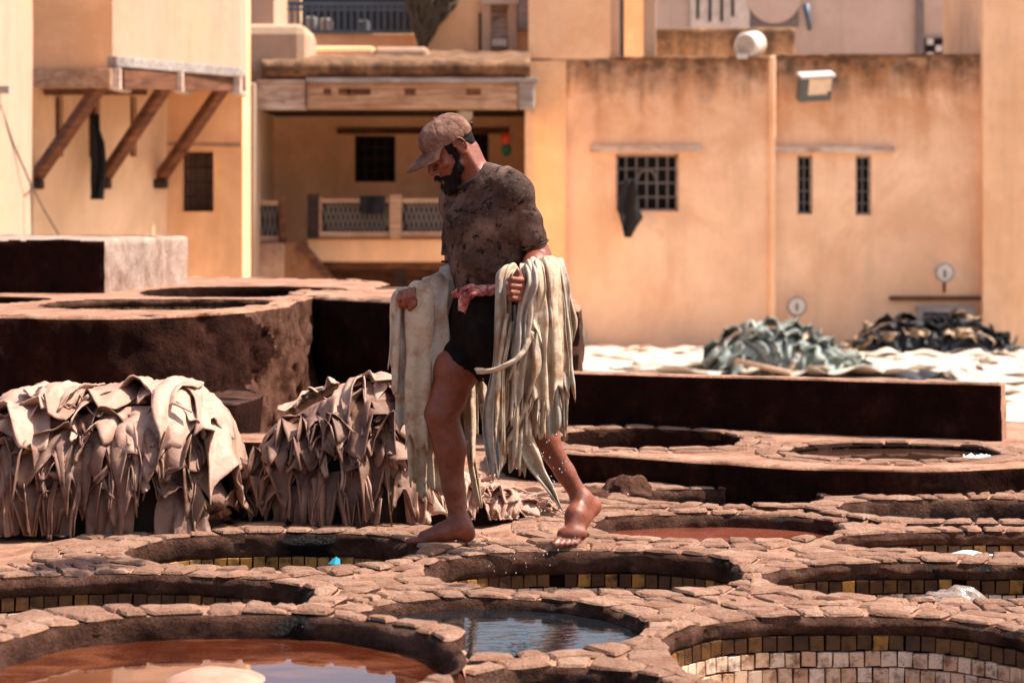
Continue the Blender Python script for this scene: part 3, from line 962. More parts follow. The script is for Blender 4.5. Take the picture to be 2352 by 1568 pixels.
# roof terrace pieces
slab('column', 1402, -160, 1422, 130, YB + 0.15, 0.2, PC, rh, 0.01)
slab('drain_pipe', 1424, -160, 1434, 130, YB + 0.25, 0.06, IRON, rh, 0.02)
slab('column', 1480, -160, 1507, 130, YB + 0.15, 0.25, PC, rh, 0.01)
slab('back_wall', 1430, -160, 1482, 130, YB + 1.2, 0.3, PO, rh)
pr = slab('roof_wall', 1500, 64, 1828, 140, YB + 1.4, 0.35, mat_plaster('roof_wall_plaster', (0.78, 0.47, 0.25), (0.3, 0.13, 0.05), 0.7, top=P(1600, 64, YB + 1.4)[2]), rh, 0.04)
slab('roof_slab', 1214, 150, 2700, 160, YB + 0.3, 6, PG, rh)
def disc(name, c, r, axis, th, mat, par, n=20, rim=None):
    c = np.array(c, float); axis = np.array(axis, float); axis /= np.linalg.norm(axis)
    return MB().tube([c, c + axis * th * 0.7, c + axis * th], [r, r, r * 0.86], n).build(name, mat, par, False)
# round drum lamp on the parapet
dl = empty('roof_drum', P(1712, 134, 26.95)); tag(dl, 'white round metal drum lying on the ochre parapet', 'drum')
c = P(1722, 103, 27.1); ax = np.array((-0.45, -0.85, -0.12))
MB().tube([c - ax * 0.18, c - ax * .15, c + ax * 0.1, c + ax * 0.14], [0.10, 0.145, 0.145, 0.13], 24).build('shell', WHITEP, dl, False)
MB().tube([c + ax * 0.141, c + ax * 0.147], [0.105, 0.1], 24).build('face', mat_plain('grey_glass', (0.42, 0.36, 0.32), 0.3), dl, False)
q = P(1700, 130, 27.0)
MB().box(q + np.array((-0.04, -0.05, -0.03)), q + np.array((0.08, 0.06, 0.03))).build('foot', WHITEP, dl)
# floodlight
fl = empty('floodlight', P(1875, 205, 26.95)); tag(fl, 'square grey floodlight fixed to the ochre wall', 'floodlight')
M0 = P(1874, 203, 26.6)
R = np.array(Matrix.Rotation(math.radians(18), 3, 'Z') @ Matrix.Rotation(math.radians(22), 3, 'X') @ Matrix.Rotation(math.radians(-4), 3, 'Y'))
def fbox(lo, hi, name, mat):
    q = [(x, y, z) for z in (lo[2], hi[2]) for x, y in ((lo[0], lo[1]), (hi[0], lo[1]), (hi[0], hi[1]), (lo[0], hi[1]))]
    pts = [M0 + R @ np.array(v) for v in q]
    MB().hexa(pts[:4], pts[4:]).build(name, mat, fl, bevel=0.01)
fbox((-0.19, -0.02, -0.15), (0.19, 0.10, 0.15), 'housing', mat_plain('dark_grey_enamel', (0.1, 0.11, 0.11), 0.5))
fbox((-0.205, -0.05, 0.13), (0.205, 0.1, 0.165), 'visor', WHITEP)
fbox((-0.10, -0.03, -0.07), (0.17, -0.018, 0.12), 'lens', BRASS)
MB().bar(M0 + np.array((0.15, 0.02, -0.05)), P(1905, 215, 27.0), 0.05, 0.03).build('bracket', IRON, fl)
# gauges
for (gx, gy, lab) in ((2168, 626, 'round white gauge on the wall above the low cellar door'), (1829, 703, 'round white gauge on the wall above the grey-green hide heap')):
    g = empty('wall_gauge', P(gx, gy, 26.95)); tag(g, lab, 'gauge', 'round wall gauges')
    c = P(gx, gy, 26.93)
    disc('dial', c, 0.098, (0, -1, 0), 0.07, WHITEP, g)
    MB().tube([c + np.array((math.cos(a) * .1, -0.055, math.sin(a) * .1)) for a in np.linspace(0, 2 * math.pi, 25)], 0.013, 6).build('rim', WOODG, g, True)
    MB().box(c + np.array((-.014, -.078, -.05)), c + np.array((.012, -.071, .03))).build('mark', IRON, g)
    MB().tube([c + np.array((0, -.02, -.1)), c + np.array((0, -.02, -.22))], 0.02, 8).build('pipe', WOODB, g, True)
eb = slab('meter_box', 1308, 748, 1342, 812, 26.85, 0.12, mat_plain('grey_box_paint', (0.5, 0.45, 0.4), 0.6), None, 0.01)
tag(eb, 'small grey meter box low on the ochre wall behind the man', 'meter box')
# black garment hanging out of the barred window
def rag(name, px_pts, Y, mat, label, cat, seed=1, par=None, thick=0.02):
    """hanging cloth: list of (x_left, x_right, y) rows"""
    rows = []
    for k, (xa, xb, y) in enumerate(px_pts):
        r = []
        for i in range(9):
            t = i / 8
            q = P(xa + (xb - xa) * t, y, Y)
            q = q + np.array((0, 0.035 * math.sin(t * 9 + k * 0.7 + seed) - 0.03 * math.sin(k * 1.3 + seed), 0))
            r.append(q)
        rows.append(r)
    g = np.array(rows).transpose(1, 0, 2)
    o = sheet(name, g, thick, mat, par)
    if label: tag(o, label, cat)
    return o
rag('black_garment', [(1436, 1458, 412), (1428, 1462, 430), (1424, 1464, 455), (1418, 1468, 480), (1424, 1476, 500), (1430, 1462, 520), (1436, 1448, 545)], 26.82, CLOTHK, 'black garment hanging out of the barred window', 'garment', 2)

# grey house farther back above the roofs
gh = empty('grey_house', P(1800, 130, 34)); tag(gh, 'grey-pink house rising behind the ochre parapet', 'house')
slab('wall', 1420, -60, 2330, 300, 34.0, 1.0, PG, gh)
PGD = mat_plain('grey_shadow_paint', (0.2, 0.165, 0.15), 0.9)
PGL = mat_plain('pale_door_paint', (0.68, 0.58, 0.5), 0.8)
slab('door_leaf', 1586, -60, 1722, 68, 33.95, 0.04, PGL, gh)
for x in (1600, 1628, 1655, 1680): slab('slot', x, -20, x + 6, 38 + (x % 3) * 6, 33.93, 0.015, DARK, gh)
slab('arch_panel', 1724, -60, 1834, 62, 33.96, 0.03, PGD, gh)
arc = MB(); cpt = P(1778, -8, 33.93)
arc.add([cpt] + [cpt + np.array((0.38 * math.cos(a), 0, -0.38 * math.sin(a))) for a in np.linspace(-0.6, math.pi + .6, 30)], [[0, k + 1, k + 2] for k in range(29)])
arc.build('arch_field', PG, gh)
MB().tube([P(1851, 10, 33.9), P(1860, 70, 33.9)], [0.05, 0.03], 8).build('lamp_arm', IRONB, gh, True)
slab('pilaster', 2106, -60, 2122, 140, 33.93, 0.06, PGD, gh); slab('pilaster', 2214, -60, 2234, 140, 33.93, 0.06, PGD, gh)
slab('vent', 2126, 88, 2197, 135, 33.92, 0.05, DARK, gh)
for i in range(4):
    for j in range(3):
        if (i + j) % 2 == 0:
            q = P(2136 + i * 20, 96 + j * 16, 33.9)
            MB().box(q - np.array((.045, .02, .045)), q + np.array((.045, .0, .045))).build('lattice_knot', WHITEP, gh)
slab('corner_column', 2234, -160, 2262, 118, 31, 0.4, PC, gh)

# ---- middle house with the shaded balcony
mh = empty('balcony_house', P(880, 650, 25)); tag(mh, 'ochre house with deep shaded balcony under a heavy timber beam', 'house')
Y0, Y1 = 24.6, 26.9
Am, Bm = P(560, 500, Y1)[:2], P(1300, 500, Y1)[:2]
w1 = opening(Am, Bm, 815, 312, 908, 418); w2 = opening(Am, Bm, 1085, 306, 1122, 395)
wall_open('back_wall', Am, Bm, -0.6, P(800, 140, Y1)[2], [w1, w2], PO, mh, seed=11)
grille(mh, Am, Bm, 815, 312, 908, 418, 4, 4, WOODD, WOODD, t=0.02)
grille(mh, Am, Bm, 1085, 306, 1122, 395, 2, 4, WOODD, WOODD, t=0.02)
slab('lintel', 775, 294, 1168, 308, Y1 - 0.06, 0.08, WOODB, mh, 0.01)
slab('beam', 704, 190, 1190, 251, Y0, 0.22, WOODP, mh, 0.02)
slab('beam', 588, 188, 703, 252, Y0 + 0.04, 0.22, WHITEW, mh, 0.02)
slab('beam_end', 1191, 190, 1228, 250, Y0 - 0.03, 0.3, WOODG, mh, 0.02)
slab('cover_board', 702, 178, 1236, 190, Y0 - 0.08, 0.4, WOODG, mh, 0.01)
slab('cover_board', 588, 183, 700, 189, Y0 - 0.04, 0.4, WHITEW, mh, 0.01)
for k, x in enumerate((752, 786, 808, 842, 938, 1080)):
    slab('knot_stain', x - 9, 204, x + 9 + (k % 3) * 8, 219, Y0 - 0.004, 0.02, WOODB, mh)
ro = MB()
L = []
for k in range(40):
    x = 600 + (1218 - 600) * k / 39
    j = 3 * math.sin(k * 1.7) + 2 * math.sin(k * 0.63)
    L.append((x, 137 + j * 0.6, 178))
vv, ff = [], []
for (x, ya, yb_) in L:
    vv += [P(x, yb_, Y0 + 0.0), P(x, (ya + yb_) / 2, Y0 - 0.1), P(x, ya + 4, Y0 - 0.04), P(x, ya, Y0 + 0.1), P(x, ya, Y0 + 2.6) + np.array((0, 0, 0.1))]
for k in range(39):
    for m in range(4): ff.append([k * 5 + m, (k + 1) * 5 + m, (k + 1) * 5 + m + 1, k * 5 + m + 1])
ff.append([0, 1, 2, 3, 4]); ff.append([39 * 5 + m for m in range(5)][::-1])
obj('roof_edge', vv, ff, THATCH, mh)
slab('ceiling', 588, 240, 1225, 250, Y0 + 0.2, Y1 - Y0, WOODD, mh)
slab('side_wall', 1206, 245, 1222, 700, Y0 + 0.3, Y1 - Y0, PO, mh)
slab('pillar', 553, 190, 586, 700, Y0 - 0.2, 0.5, PC, mh, 0.02)
slab('side_wall', 560, 245, 584, 700, Y0 + 0.25, Y1 - Y0, PL, mh)
# balcony
slab('balcony_floor', 705, 548, 1210, 602, Y0 + 0.6, 1.8, PO, mh, 0.02)
slab('floor_beam', 735, 602, 1210, 618, Y0 + 0.7, 0.2, WOODB, mh)
slab('joist', 905, 618, 932, 680, Y0 + 0.8, 0.3, WOODD, mh)
slab('cellar_wall', 735, 618, 1210, 690, Y0 + 1.4, 0.2, WOODB, mh)
LAT = mat_plain('pale_lattice', (0.2, 0.17, 0.15), 0.8)
slab('post', 706, 446, 733, 546, Y0 + 0.5, 0.12, WOODD, mh, 0.01)
slab('post', 894, 446, 922, 548, Y0 + 0.48, 0.12, WOODP, mh, 0.01)
slab('post', 728, 452, 738, 546, Y0 + 0.52, 0.06, WOODP, mh)
for xa, xb in ((738, 893), (923, 1205)):
    slab('rail', xa, 456, xb, 466, Y0 + 0.52, 0.08, WOODP, mh)
    slab('rail', xa, 532, xb, 544, Y0 + 0.52, 0.08, WOODP, mh)
    slab('lattice_back', xa, 466, xb, 532, Y0 + 0.62, 0.02, WOODD, mh)
    n = int((xb - xa) / 11)
    for k in range(n + 1):
        x = xa + (xb - xa) * k / n
        MB().bar(P(x, 466, Y0 + 0.58), P(min(x + 22, xb), 532, Y0 + 0.58), 0.016, 0.016).build('lattice_bar', LAT, mh)
        MB().bar(P(x, 532, Y0 + 0.6), P(min(x + 22, xb), 466, Y0 + 0.6), 0.016, 0.016).build('lattice_bar', LAT, mh)
rag('dark_cloth', [(826, 882, 450), (828, 884, 462), (830, 880, 476), (834, 878, 492)], Y0 + 0.44, CLOTHK, 'dark cloth hung over the balcony rail', 'cloth', 4)
# left gate piece and stair
slab('rail', 580, 460, 640, 472, Y0 + 0.3, 0.08, WOODP, mh); slab('rail', 580, 542, 640, 556, Y0 + 0.3, 0.08, WOODP, mh)
slab('lattice_back', 580, 472, 640, 542, Y0 + 0.4, 0.02, WOODD, mh)
for k in range(6):
    x = 582 + k * 11
    MB().bar(P(x, 472, Y0 + 0.36), P(x + 10, 542, Y0 + 0.36), 0.016, 0.016).build('lattice_bar', LAT, mh)
    MB().bar(P(x, 542, Y0 + 0.38), P(x + 10, 472, Y0 + 0.38), 0.016, 0.016).build('lattice_bar', LAT, mh)
slab('post', 641, 450, 657, 560, Y0 + 0.28, 0.1, WOODB, mh, 0.01)
slab('stair_wall', 584, 558, 652, 700, Y0 + 0.2, 0.4, mat_plaster('stair_plaster', (0.74, 0.5, 0.33), (0.2, 0.07, 0.04), 0.9, top=P(600, 558, Y0)[2] + 0.25), mh, 0.02)
p = [P(653, 558, Y0 + 0.25), P(690, 558, Y0 + 0.25), P(780, 670, Y0 + 0.25), P(780, 720, Y0 + 0.25), P(653, 720, Y0 + 0.25)]
bk = [q + np.array((0, 0.3, 0)) for q in p]
MB().add(p + bk, [[4, 3, 2, 1, 0], [5, 6, 7, 8, 9], [0, 1, 6, 5], [1, 2, 7, 6], [2, 3, 8, 7]]).build('stair_side', mat_plaster('stair_side_plaster', (0.5, 0.24, 0.11), (0.1, 0.035, 0.02), 0.9, top=P(600, 558, Y0)[2] + 0.2), mh)
MB().bar(P(690, 556, Y0 + 0.4), P(782, 668, Y0 + 0.4), 0.35, 0.05).build('stair_coping', WOODB, mh)
# ceiling lamp and bag of balls
lp = empty('ceiling_lamp', P(1068, 262, Y0 + 0.9)); tag(lp, 'round white lamp below the timber beam', 'lamp')
disc('shade', P(1068, 262, Y0 + 0.9), 0.085, (0.1, -1, -0.2), 0.06, WHITEP, lp)
MB().tube([P(1068, 250, Y0 + 0.95), P(1068, 262, Y0 + 0.93)], 0.05, 8).build('mount', IRON, lp)
bg_ = empty('hanging_bag', P(1160, 330, 25.8)); tag(bg_, 'orange and green bag hanging on the balcony wall', 'bag')
def blob(name, c, r, mat, par, seed=0, jit=0.12, nu=20, nv=12):
    v, f = [], []
    for j in range(nv + 1):
        ph = math.pi * j / nv
        for i in range(nu):
            a = 2 * math.pi * i / nu
            d = np.array((math.sin(ph) * math.cos(a), math.sin(ph) * math.sin(a), math.cos(ph)))
            v.append(d)
    v = np.array(v)
    n = 1 + fbm(v + seed, 2.2, seed) * jit
    v = v * n[:, None] * np.array(r) + np.array(c)
    for j in range(nv):
        for i in range(nu):
            a, b = j * nu + i, j * nu + (i + 1) % nu
            f.append([a, a + nu, b + nu, b])
    return obj(name, v, f, mat, par)
blob('orange_part', P(1161, 322, 25.8), (0.055, 0.05, 0.085), mat_plain('orange_plastic', (0.75, 0.1, 0.02), 0.5), bg_, 1)
blob('green_part', P(1163, 344, 25.78), (0.055, 0.05, 0.07), mat_plain('green_plastic', (0.03, 0.16, 0.09), 0.5), bg_, 2)
MB().tube([P(1163, 298, 25.85), P(1162, 312, 25.82)], 0.008, 6).build('string', CLOTHK, bg_)

# ---- terraces and balcony above the beam
uh = empty('upper_terrace', P(820, 137, 28)); tag(uh, 'upper terrace with rounded parapets above the timber beam', 'terrace')
def rounded_block(name, x0, y0, x1, y1, Y, th, mat, par, r=0.12):
    return slab(name, x0, y0, x1, y1, Y, th, mat, par, r)
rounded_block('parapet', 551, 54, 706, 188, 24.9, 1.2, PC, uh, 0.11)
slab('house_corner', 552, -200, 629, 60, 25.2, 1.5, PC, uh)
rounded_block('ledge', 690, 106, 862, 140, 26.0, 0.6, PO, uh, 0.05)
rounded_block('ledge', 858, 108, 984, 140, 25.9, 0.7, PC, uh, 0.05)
slab('balcony_front', 700, 76, 955, 112, 28.0, 0.3, PO, uh, 0.02)
slab('dark_room', 625, -60, 960, 110, 29.6, 0.2, mat_plain('shadow_room', (0.03, 0.028, 0.03), 0.9), uh)
slab('lintel', 625, -110, 960, -30, 28.05, 0.3, PC, uh)
slab('room_wall', 625, -40, 690, 110, 28.6, 0.2, PL, uh)
br = empty('iron_railing', P(800, 78, 28.0)); tag(br, 'blue-grey iron railing of the upper balcony', 'railing')
MB().bar(P(640, 9, 27.95), P(947, 9, 27.95), 0.05, 0.05).build('top_rail', IRONB, br)
MB().bar(P(640, 22, 27.95), P(947, 22, 27.95), 0.03, 0.03).build('rail', IRONB, br)
MB().bar(P(640, 74, 27.95), P(947, 74, 27.95), 0.04, 0.04).build('bottom_rail', IRONB, br)
for k in range(20):
    x = 655 + k * 15.2
    MB().bar(P(x, 10, 27.95), P(x, 75, 27.95), 0.026, 0.026).build('baluster', IRONB, br)
for k, (x, c_) in enumerate(((700, (0.3, 0.28, 0.27)), (735, (0.45, 0.4, 0.36)), (820, (0.12, 0.13, 0.14)))):
    b_ = slab('storage_box', x, 38 + k * 4, x + 26, 78, 28.7, 0.3, mat_plain('box_paint_%d' % k, c_), None, 0.02)
    tag(b_, ['grey box behind the left end of the balcony railing', 'pale box behind the balcony railing', 'dark box behind the right half of the balcony railing'][k], 'box')
ot = empty('orange_tower', P(1080, 140, 27.6)); tag(ot, 'orange tower with a white framed narrow window above the beam', 'tower')
At, Bt = P(952, 60, 27.5)[:2], P(1222, 60, 27.5)[:2]
wt_ = opening(At, Bt, 1128, 2, 1166, 134)
wall_open('wall', At, Bt, P(1000, 165, 27.5)[2], P(1000, -130, 27.5)[2], [wt_], PO, ot, seed=15)
slab('window_jamb', 1106, -10, 1127, 137, 27.4, 0.2, PC, ot, 0.01); slab('window_jamb', 1167, -10, 1188, 137, 27.4, 0.2, PC, ot, 0.01)
slab('window_board', 1128, 0, 1166, 134, 27.62, 0.05, WHITEW, ot); slab('window_sill', 1130, 90, 1164, 106, 27.45, 0.1, PGL, ot)
slab('window_head', 1104, -14, 1190, 10, 27.38, 0.22, PG, ot)
slab('drain_slot', 1100, 30, 1105, 128, 27.45, 0.05, WOODD, ot)
slab('side_tower', 1190, -120, 1218, 70, 27.42, 0.2, WOODG, ot)
# dry net hanging down the tower
nt_ = empty('hanging_net', P(1000, 130, 27.3)); tag(nt_, 'dry brown net hanging from the orange tower', 'net')
NETM = mat_plain('dry_net_fibre', (0.07, 0.055, 0.035), 0.95)
rg = random.Random(5)
for k in range(80):
    x0 = rg.uniform(942, 1046); ln = rg.uniform(50, 150) * (1 - abs(x0 - 978) / 130)
    pts = []
    for i in range(9):
        t = i / 8
        x = x0 + (968 - x0) * 0.8 * t * t + 14 * math.sin(t * 5 + k) * (1 - t)
        pts.append(P(x, -20 + (20 + max(30, ln)) * t, 27.3 + 0.08 * math.sin(k * 1.3 + t * 4)))
    MB().tube(pts, [0.032 * (1 - 0.5 * i / 8) for i in range(9)], 5).build('strand', NETM, nt_, True)

# ---- left hand house with the jettied box on struts
lh = empty('jettied_house', P(300, 540, 21)); tag(lh, 'cream house with an overhanging box on three timber struts at the left', 'house')
Lb, Lc, Le = P(74, 500, 20.9)[:2], P(383, 500, 22.6)[:2], P(557, 500, 22.5)[:2]
slots = [opening(Lb, Lc, x0, y0, x1, y1) for x0, y0, x1, y1 in ((126, 222, 144, 360), (203, 222, 228, 362), (298, 222, 313, 360))]
zL1 = P(100, 150, 21)[2] + 0.3
wall_open('wall', Lb, Lc, -0.6, zL1, slots, PL, lh, seed=21, step=0.15)
for (x0, y0, x1, y1) in ((126, 222, 144, 360), (203, 222, 228, 362), (298, 222, 313, 360)):
    grille(lh, Lb, Lc, x0, y0, x1, y1, 2, 4, WOODB, WOODB, t=0.02)
ow = opening(Lc, Le, 419, 350, 491, 486)
wall_open('wall', Lc, Le, -0.6, 6.5, [ow], PO, lh, seed=23, step=0.15)
grille(lh, Lc, Le, 419, 350, 491, 486, 3, 4, WOODD, WOODD, t=0.02, back=mat_plain('dusty_shutter', (0.2, 0.12, 0.085), 0.9))
# front wall at the far left
wall_open('front_wall', P(-260, 500, 16.2)[:2], P(76, 500, 19.3)[:2], -0.6, 6.6, [], PC, lh, seed=31, step=0.3)
# box
bx0 = P(76, 160, 20.25); bx1 = P(258, 160, 19.9); bx2 = P(552, 160, 21.5)
zbx = P(258, 158, 19.9)[2]; ztop = 6.5
def v3(q, z): return (q[0], q[1], z)
back0 = bx0 + np.array((0.3, 1.6, 0)); back2 = bx2 + np.array((-0.1, 1.6, 0))
b4 = [v3(bx0, zbx), v3(bx1, zbx), v3(bx2, zbx), v3(back2, zbx), v3(back0, zbx)]
t4 = [v3(bx0, ztop), v3(bx1, ztop), v3(bx2, ztop), v3(back2, ztop), v3(back0, ztop)]
box = MB().add(b4 + t4, [[4, 3, 2, 1, 0], [5, 6, 7, 8, 9], [2, 3, 8, 7], [3, 4, 9, 8]])
box.add([b4[0], b4[1], t4[1], t4[0]], [[0, 1, 2, 3]])
box.add([b4[1], b4[2], t4[2], t4[1]], [[0, 1, 2, 3]])
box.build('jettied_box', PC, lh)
obj('box_side', [v3(bx0 + np.array((0, -.006, 0)), zbx), v3(bx1 + np.array((-.004, -.006, 0)), zbx), v3(bx1 + np.array((-.004, -.006, 0)), ztop), v3(bx0 + np.array((0, -.006, 0)), ztop)], [[0, 1, 2, 3]], PO, lh, False)  # shaded face of the box, its shade put into the orange colour
def along(a, b, t): return a + (b - a) * t
zz = lambda py, Y: ZC - (py - HY) * Y / FPX
MB().bar(v3(bx1 + np.array((0.0, -.03, 0)), zz(142, 19.9)), v3(bx2 + np.array((0, -.03, 0)), zz(168, 21.5)), 0.10, 0.085).build('edge_board', WOODG, lh, bevel=0.006)
MB().bar(v3(bx0 + np.array((0, -.02, 0)), zz(181, 20.25)), v3(bx1 + np.array((0.02, -.02, 0)), zz(181, 19.9)), 0.12, 0.155).build('side_beam', WOODP, lh, bevel=0.01)
MB().bar(v3(bx1 + np.array((0.05, 0.06, 0)), zz(182, 19.9)), v3(bx2 + np.array((0, 0.06, 0)), zz(190, 21.5)), 0.1, 0.15).build('front_beam', WOODB, lh)
for t in (0.03, 0.5, 0.97):
    q = along(bx1, bx2, t); Yq = q[1]
    z0 = zz(182 + 12 * t, Yq)
    MB().box((q[0] - 0.045, Yq - 0.09, z0 - 0.09), (q[0] + 0.045, Yq + 0.5, z0 + 0.09)).build('joist_end', WHITEW, lh, bevel=0.006)
for (a, b) in (((84, 408), (232, 206)), ((240, 408), (382, 208)), ((370, 408), (512, 214))):
    qa, za = yz(Lb, Lc, a[0], a[1])
    t = (b[0] - 160) / 400
    qb = along(bx1, bx2, max(0.02, min(1, (b[0] - 240) / 300)))
    Yb = qb[1] + 0.12
    MB().bar((qa[0], qa[1] - 0.02, za), P(b[0], b[1] - 12, Yb), 0.10, 0.09).build('strut', WOODB, lh, bevel=0.006)
    MB().box((qa[0] - .06, qa[1] - .12, za - .1), (qa[0] + .06, qa[1] + .05, za - .02)).build('strut_foot', WOODD, lh, bevel=0.01)
MB().bar(P(110, 213, 21.0), P(330, 213, 22.3), 0.08, 0.045).build('slot_lintel', WOODB, lh)
MB().bar(P(386, 330, 22.42), P(555, 333, 22.42), 0.06, 0.04).build('string_course', WOODP, lh)
MB().tube([P(0, 240, 18.5), P(30, 330, 18.8), P(72, 425, 19.1), P(100, 480, 20.8), P(138, 545, 21.1)], 0.008, 5).build('cable', IRON, lh)
MB().tube([P(70, 425, 19.1), P(72, 470, 19.1), P(74, 545, 19.1)], 0.008, 5).build('cable', IRON, lh)
slab('bracket', -10, 198, 20, 214, 18.4, 0.1, WOODG, lh)
tz = rag('hanging_trousers', [(206, 226, 262), (207, 230, 300), (208, 240, 330), (209, 243, 380), (210, 240, 415), (211, 238, 440), (212, 236, 458)], 21.35, CLOTHK, 'dark trousers hanging from the narrow slit window', 'trousers', 7)

HOUSE_SCALE = 1.0
# ------------------------------------------------------------------ the man (one continuous body grown from a distance field)
class Field:
    def __init__(s, lo, hi, h):
        s.lo = np.array(lo, float); s.h = h
        s.n = np.ceil((np.array(hi) - s.lo) / h).astype(int) + 1
        s.F = np.full(s.n, 0.3, np.float32)
    def _box(s, lo, hi):
        a = np.clip(np.floor((lo - s.lo) / s.h).astype(int), 0, s.n); b = np.clip(np.ceil((hi - s.lo) / s.h).astype(int) + 1, 0, s.n)
        if (b <= a).any(): return None, None
        ax = [s.lo[k] + s.h * np.arange(a[k], b[k]) for k in range(3)]
        g = np.stack(np.meshgrid(*ax, indexing='ij'), -1)
        return (slice(a[0], b[0]), slice(a[1], b[1]), slice(a[2], b[2])), g
    def _put(s, sl, d, k, op):
        f = s.F[sl]
        if op == 'u':
            if k > 0:
                h = np.clip(0.5 + 0.5 * (f - d) / k, 0, 1)
                s.F[sl] = f * (1 - h) + d * h - k * h * (1 - h)
            else: s.F[sl] = np.minimum(f, d)
        else:            # cut away
            if k > 0:
                h = np.clip(0.5 - 0.5 * (f + d) / k, 0, 1)
                s.F[sl] = f * (1 - h) - d * h + k * h * (1 - h)
            else: s.F[sl] = np.maximum(f, -d)
    def cap(s, a, b, ra, rb, k=0.02, op='u', flat=None):
        """round cone; flat = (axis, factor) squashes it along axis"""
        a = np.array(a, float); b = np.array(b, float)
        m = max(ra, rb) + k + 3 * s.h
        sl, g = s._box(np.minimum(a, b) - m * 1.05, np.maximum(a, b) + m * 1.05)
        if sl is None: return s
        ab = b - a
        q = g - a
        L2 = float(ab @ ab) + 1e-12
        t = np.clip((q @ ab) / L2, 0, 1)
        r = q - t[..., None] * ab
        if flat is not None:
            ax = np.array(flat[0], float); ax /= np.linalg.norm(ax)
            c = r @ ax
            r = r + (c * (flat[1] - 1))[..., None] * ax
        d = np.linalg.norm(r, axis=-1) - (ra + (rb - ra) * t)
        if flat is not None and flat[1] > 1: d = d / (0.5 + 0.5 * flat[1])
        s._put(sl, d.astype(np.float32), k, op)
        return s
    def ell(s, c, rad, R=None, k=0.02, op='u'):
        c = np.array(c, float); rad = np.array(rad, float)
        m = max(rad) + k + 3 * s.h
        sl, g = s._box(c - m, c + m)
        if sl is None: return s
        q = g - c
        if R is not None: q = q @ np.array(R).T      # rows of R are the local axes
        k0 = np.linalg.norm(q / rad, axis=-1); k1 = np.linalg.norm(q / rad ** 2, axis=-1) + 1e-9
        s._put(sl, (k0 * (k0 - 1) / k1).astype(np.float32), k, op)
        return s
    def half(s, p, n, k=0.0):
        """cut away everything on the side n points to"""
        ax = [s.lo[i] + s.h * np.arange(s.n[i]) for i in range(3)]
        n = np.array(n, float); n /= np.linalg.norm(n)
        d = -(((ax[0] - p[0]) * n[0])[:, None, None] + ((ax[1] - p[1]) * n[1])[None, :, None] + ((ax[2] - p[2]) * n[2])[None, None, :])
        s._put((slice(None),) * 3, d.astype(np.float32), k, 'c')
        return s
    def mesh(s):
        F = s.F; S = F < 0
        nx, ny, nz = F.shape
        c = S[:-1, :-1, :-1].astype(np.int8)
        tot = np.zeros((nx - 1, ny - 1, nz - 1), np.int8)
        for dx in (0, 1):
            for dy in (0, 1):
                for dz in (0, 1):
                    tot += S[dx:nx - 1 + dx, dy:ny - 1 + dy, dz:nz - 1 + dz]
        act = (tot > 0) & (tot < 8)
        I = np.argwhere(act)
        idx = np.full(act.shape, -1, np.int64); idx[act] = np.arange(len(I))
        off = np.array([(x, y, z) for x in (0, 1) for y in (0, 1) for z in (0, 1)])
        val = np.stack([F[I[:, 0] + o[0], I[:, 1] + o[1], I[:, 2] + o[2]] for o in off], 1).astype(float)
        acc = np.zeros((len(I), 3)); cnt = np.zeros(len(I))
        for a in range(8):
            for b in range(a + 1, 8):
                if np.abs(off[a] - off[b]).sum() != 1: continue
                va, vb = val[:, a], val[:, b]
                x = (va < 0) != (vb < 0)
                t = np.where(x, va / np.where(x, va - vb, 1), 0)
                acc += np.where(x[:, None], off[a] + (off[b] - off[a]) * t[:, None], 0); cnt += x
        V = s.lo + s.h * (I + acc / cnt[:, None])
        Q = []
        def quads(sg, ax):
            A = S.take(range(0, S.shape[ax] - 1), ax); B = S.take(range(1, S.shape[ax]), ax)
            e = np.argwhere(A != B)
            o1, o2 = [k for k in range(3) if k != ax]
            ok = (e[:, o1] > 0) & (e[:, o2] > 0) & (e[:, o1] < S.shape[o1] - 1) & (e[:, o2] < S.shape[o2] - 1)
            e = e[ok]
            fl = S[e[:, 0], e[:, 1], e[:, 2]]
            def at(d1, d2):
                q = e.copy(); q[:, o1] -= d1; q[:, o2] -= d2
                return idx[q[:, 0], q[:, 1], q[:, 2]]
            q = np.stack([at(1, 1), at(0, 1), at(0, 0), at(1, 0)], 1)
            if ax == 1: fl = ~fl
            q[~fl] = q[~fl][:, ::-1]
            Q.append(q)
        for ax in range(3): quads(S, ax)
        return V, np.vstack(Q)

def relax(V, Fq, it=2, lam=0.5):
    e = np.vstack([Fq[:, [0, 1]], Fq[:, [1, 2]], Fq[:, [2, 3]], Fq[:, [3, 0]]])
    for _ in range(it):
        acc = np.zeros_like(V); cnt = np.zeros(len(V))
        np.add.at(acc, e[:, 0], V[e[:, 1]]); np.add.at(acc, e[:, 1], V[e[:, 0]])
        np.add.at(cnt, e[:, 0], 1); np.add.at(cnt, e[:, 1], 1)
        V = V * (1 - lam) + lam * acc / np.maximum(cnt, 1)[:, None]
    return V
def vnormals(V, Fq):
    n = np.cross(V[Fq[:, 2]] - V[Fq[:, 0]], V[Fq[:, 3]] - V[Fq[:, 1]])
    N = np.zeros_like(V)
    for k in range(4): np.add.at(N, Fq[:, k], n)
    return N / (np.linalg.norm(N, axis=1, keepdims=True) + 1e-12)

YM = 9.3
def W(px, py, dy=0.0): return P(px, py, YM + dy)
def nv(v): v = np.array(v, float); return v / np.linalg.norm(v)

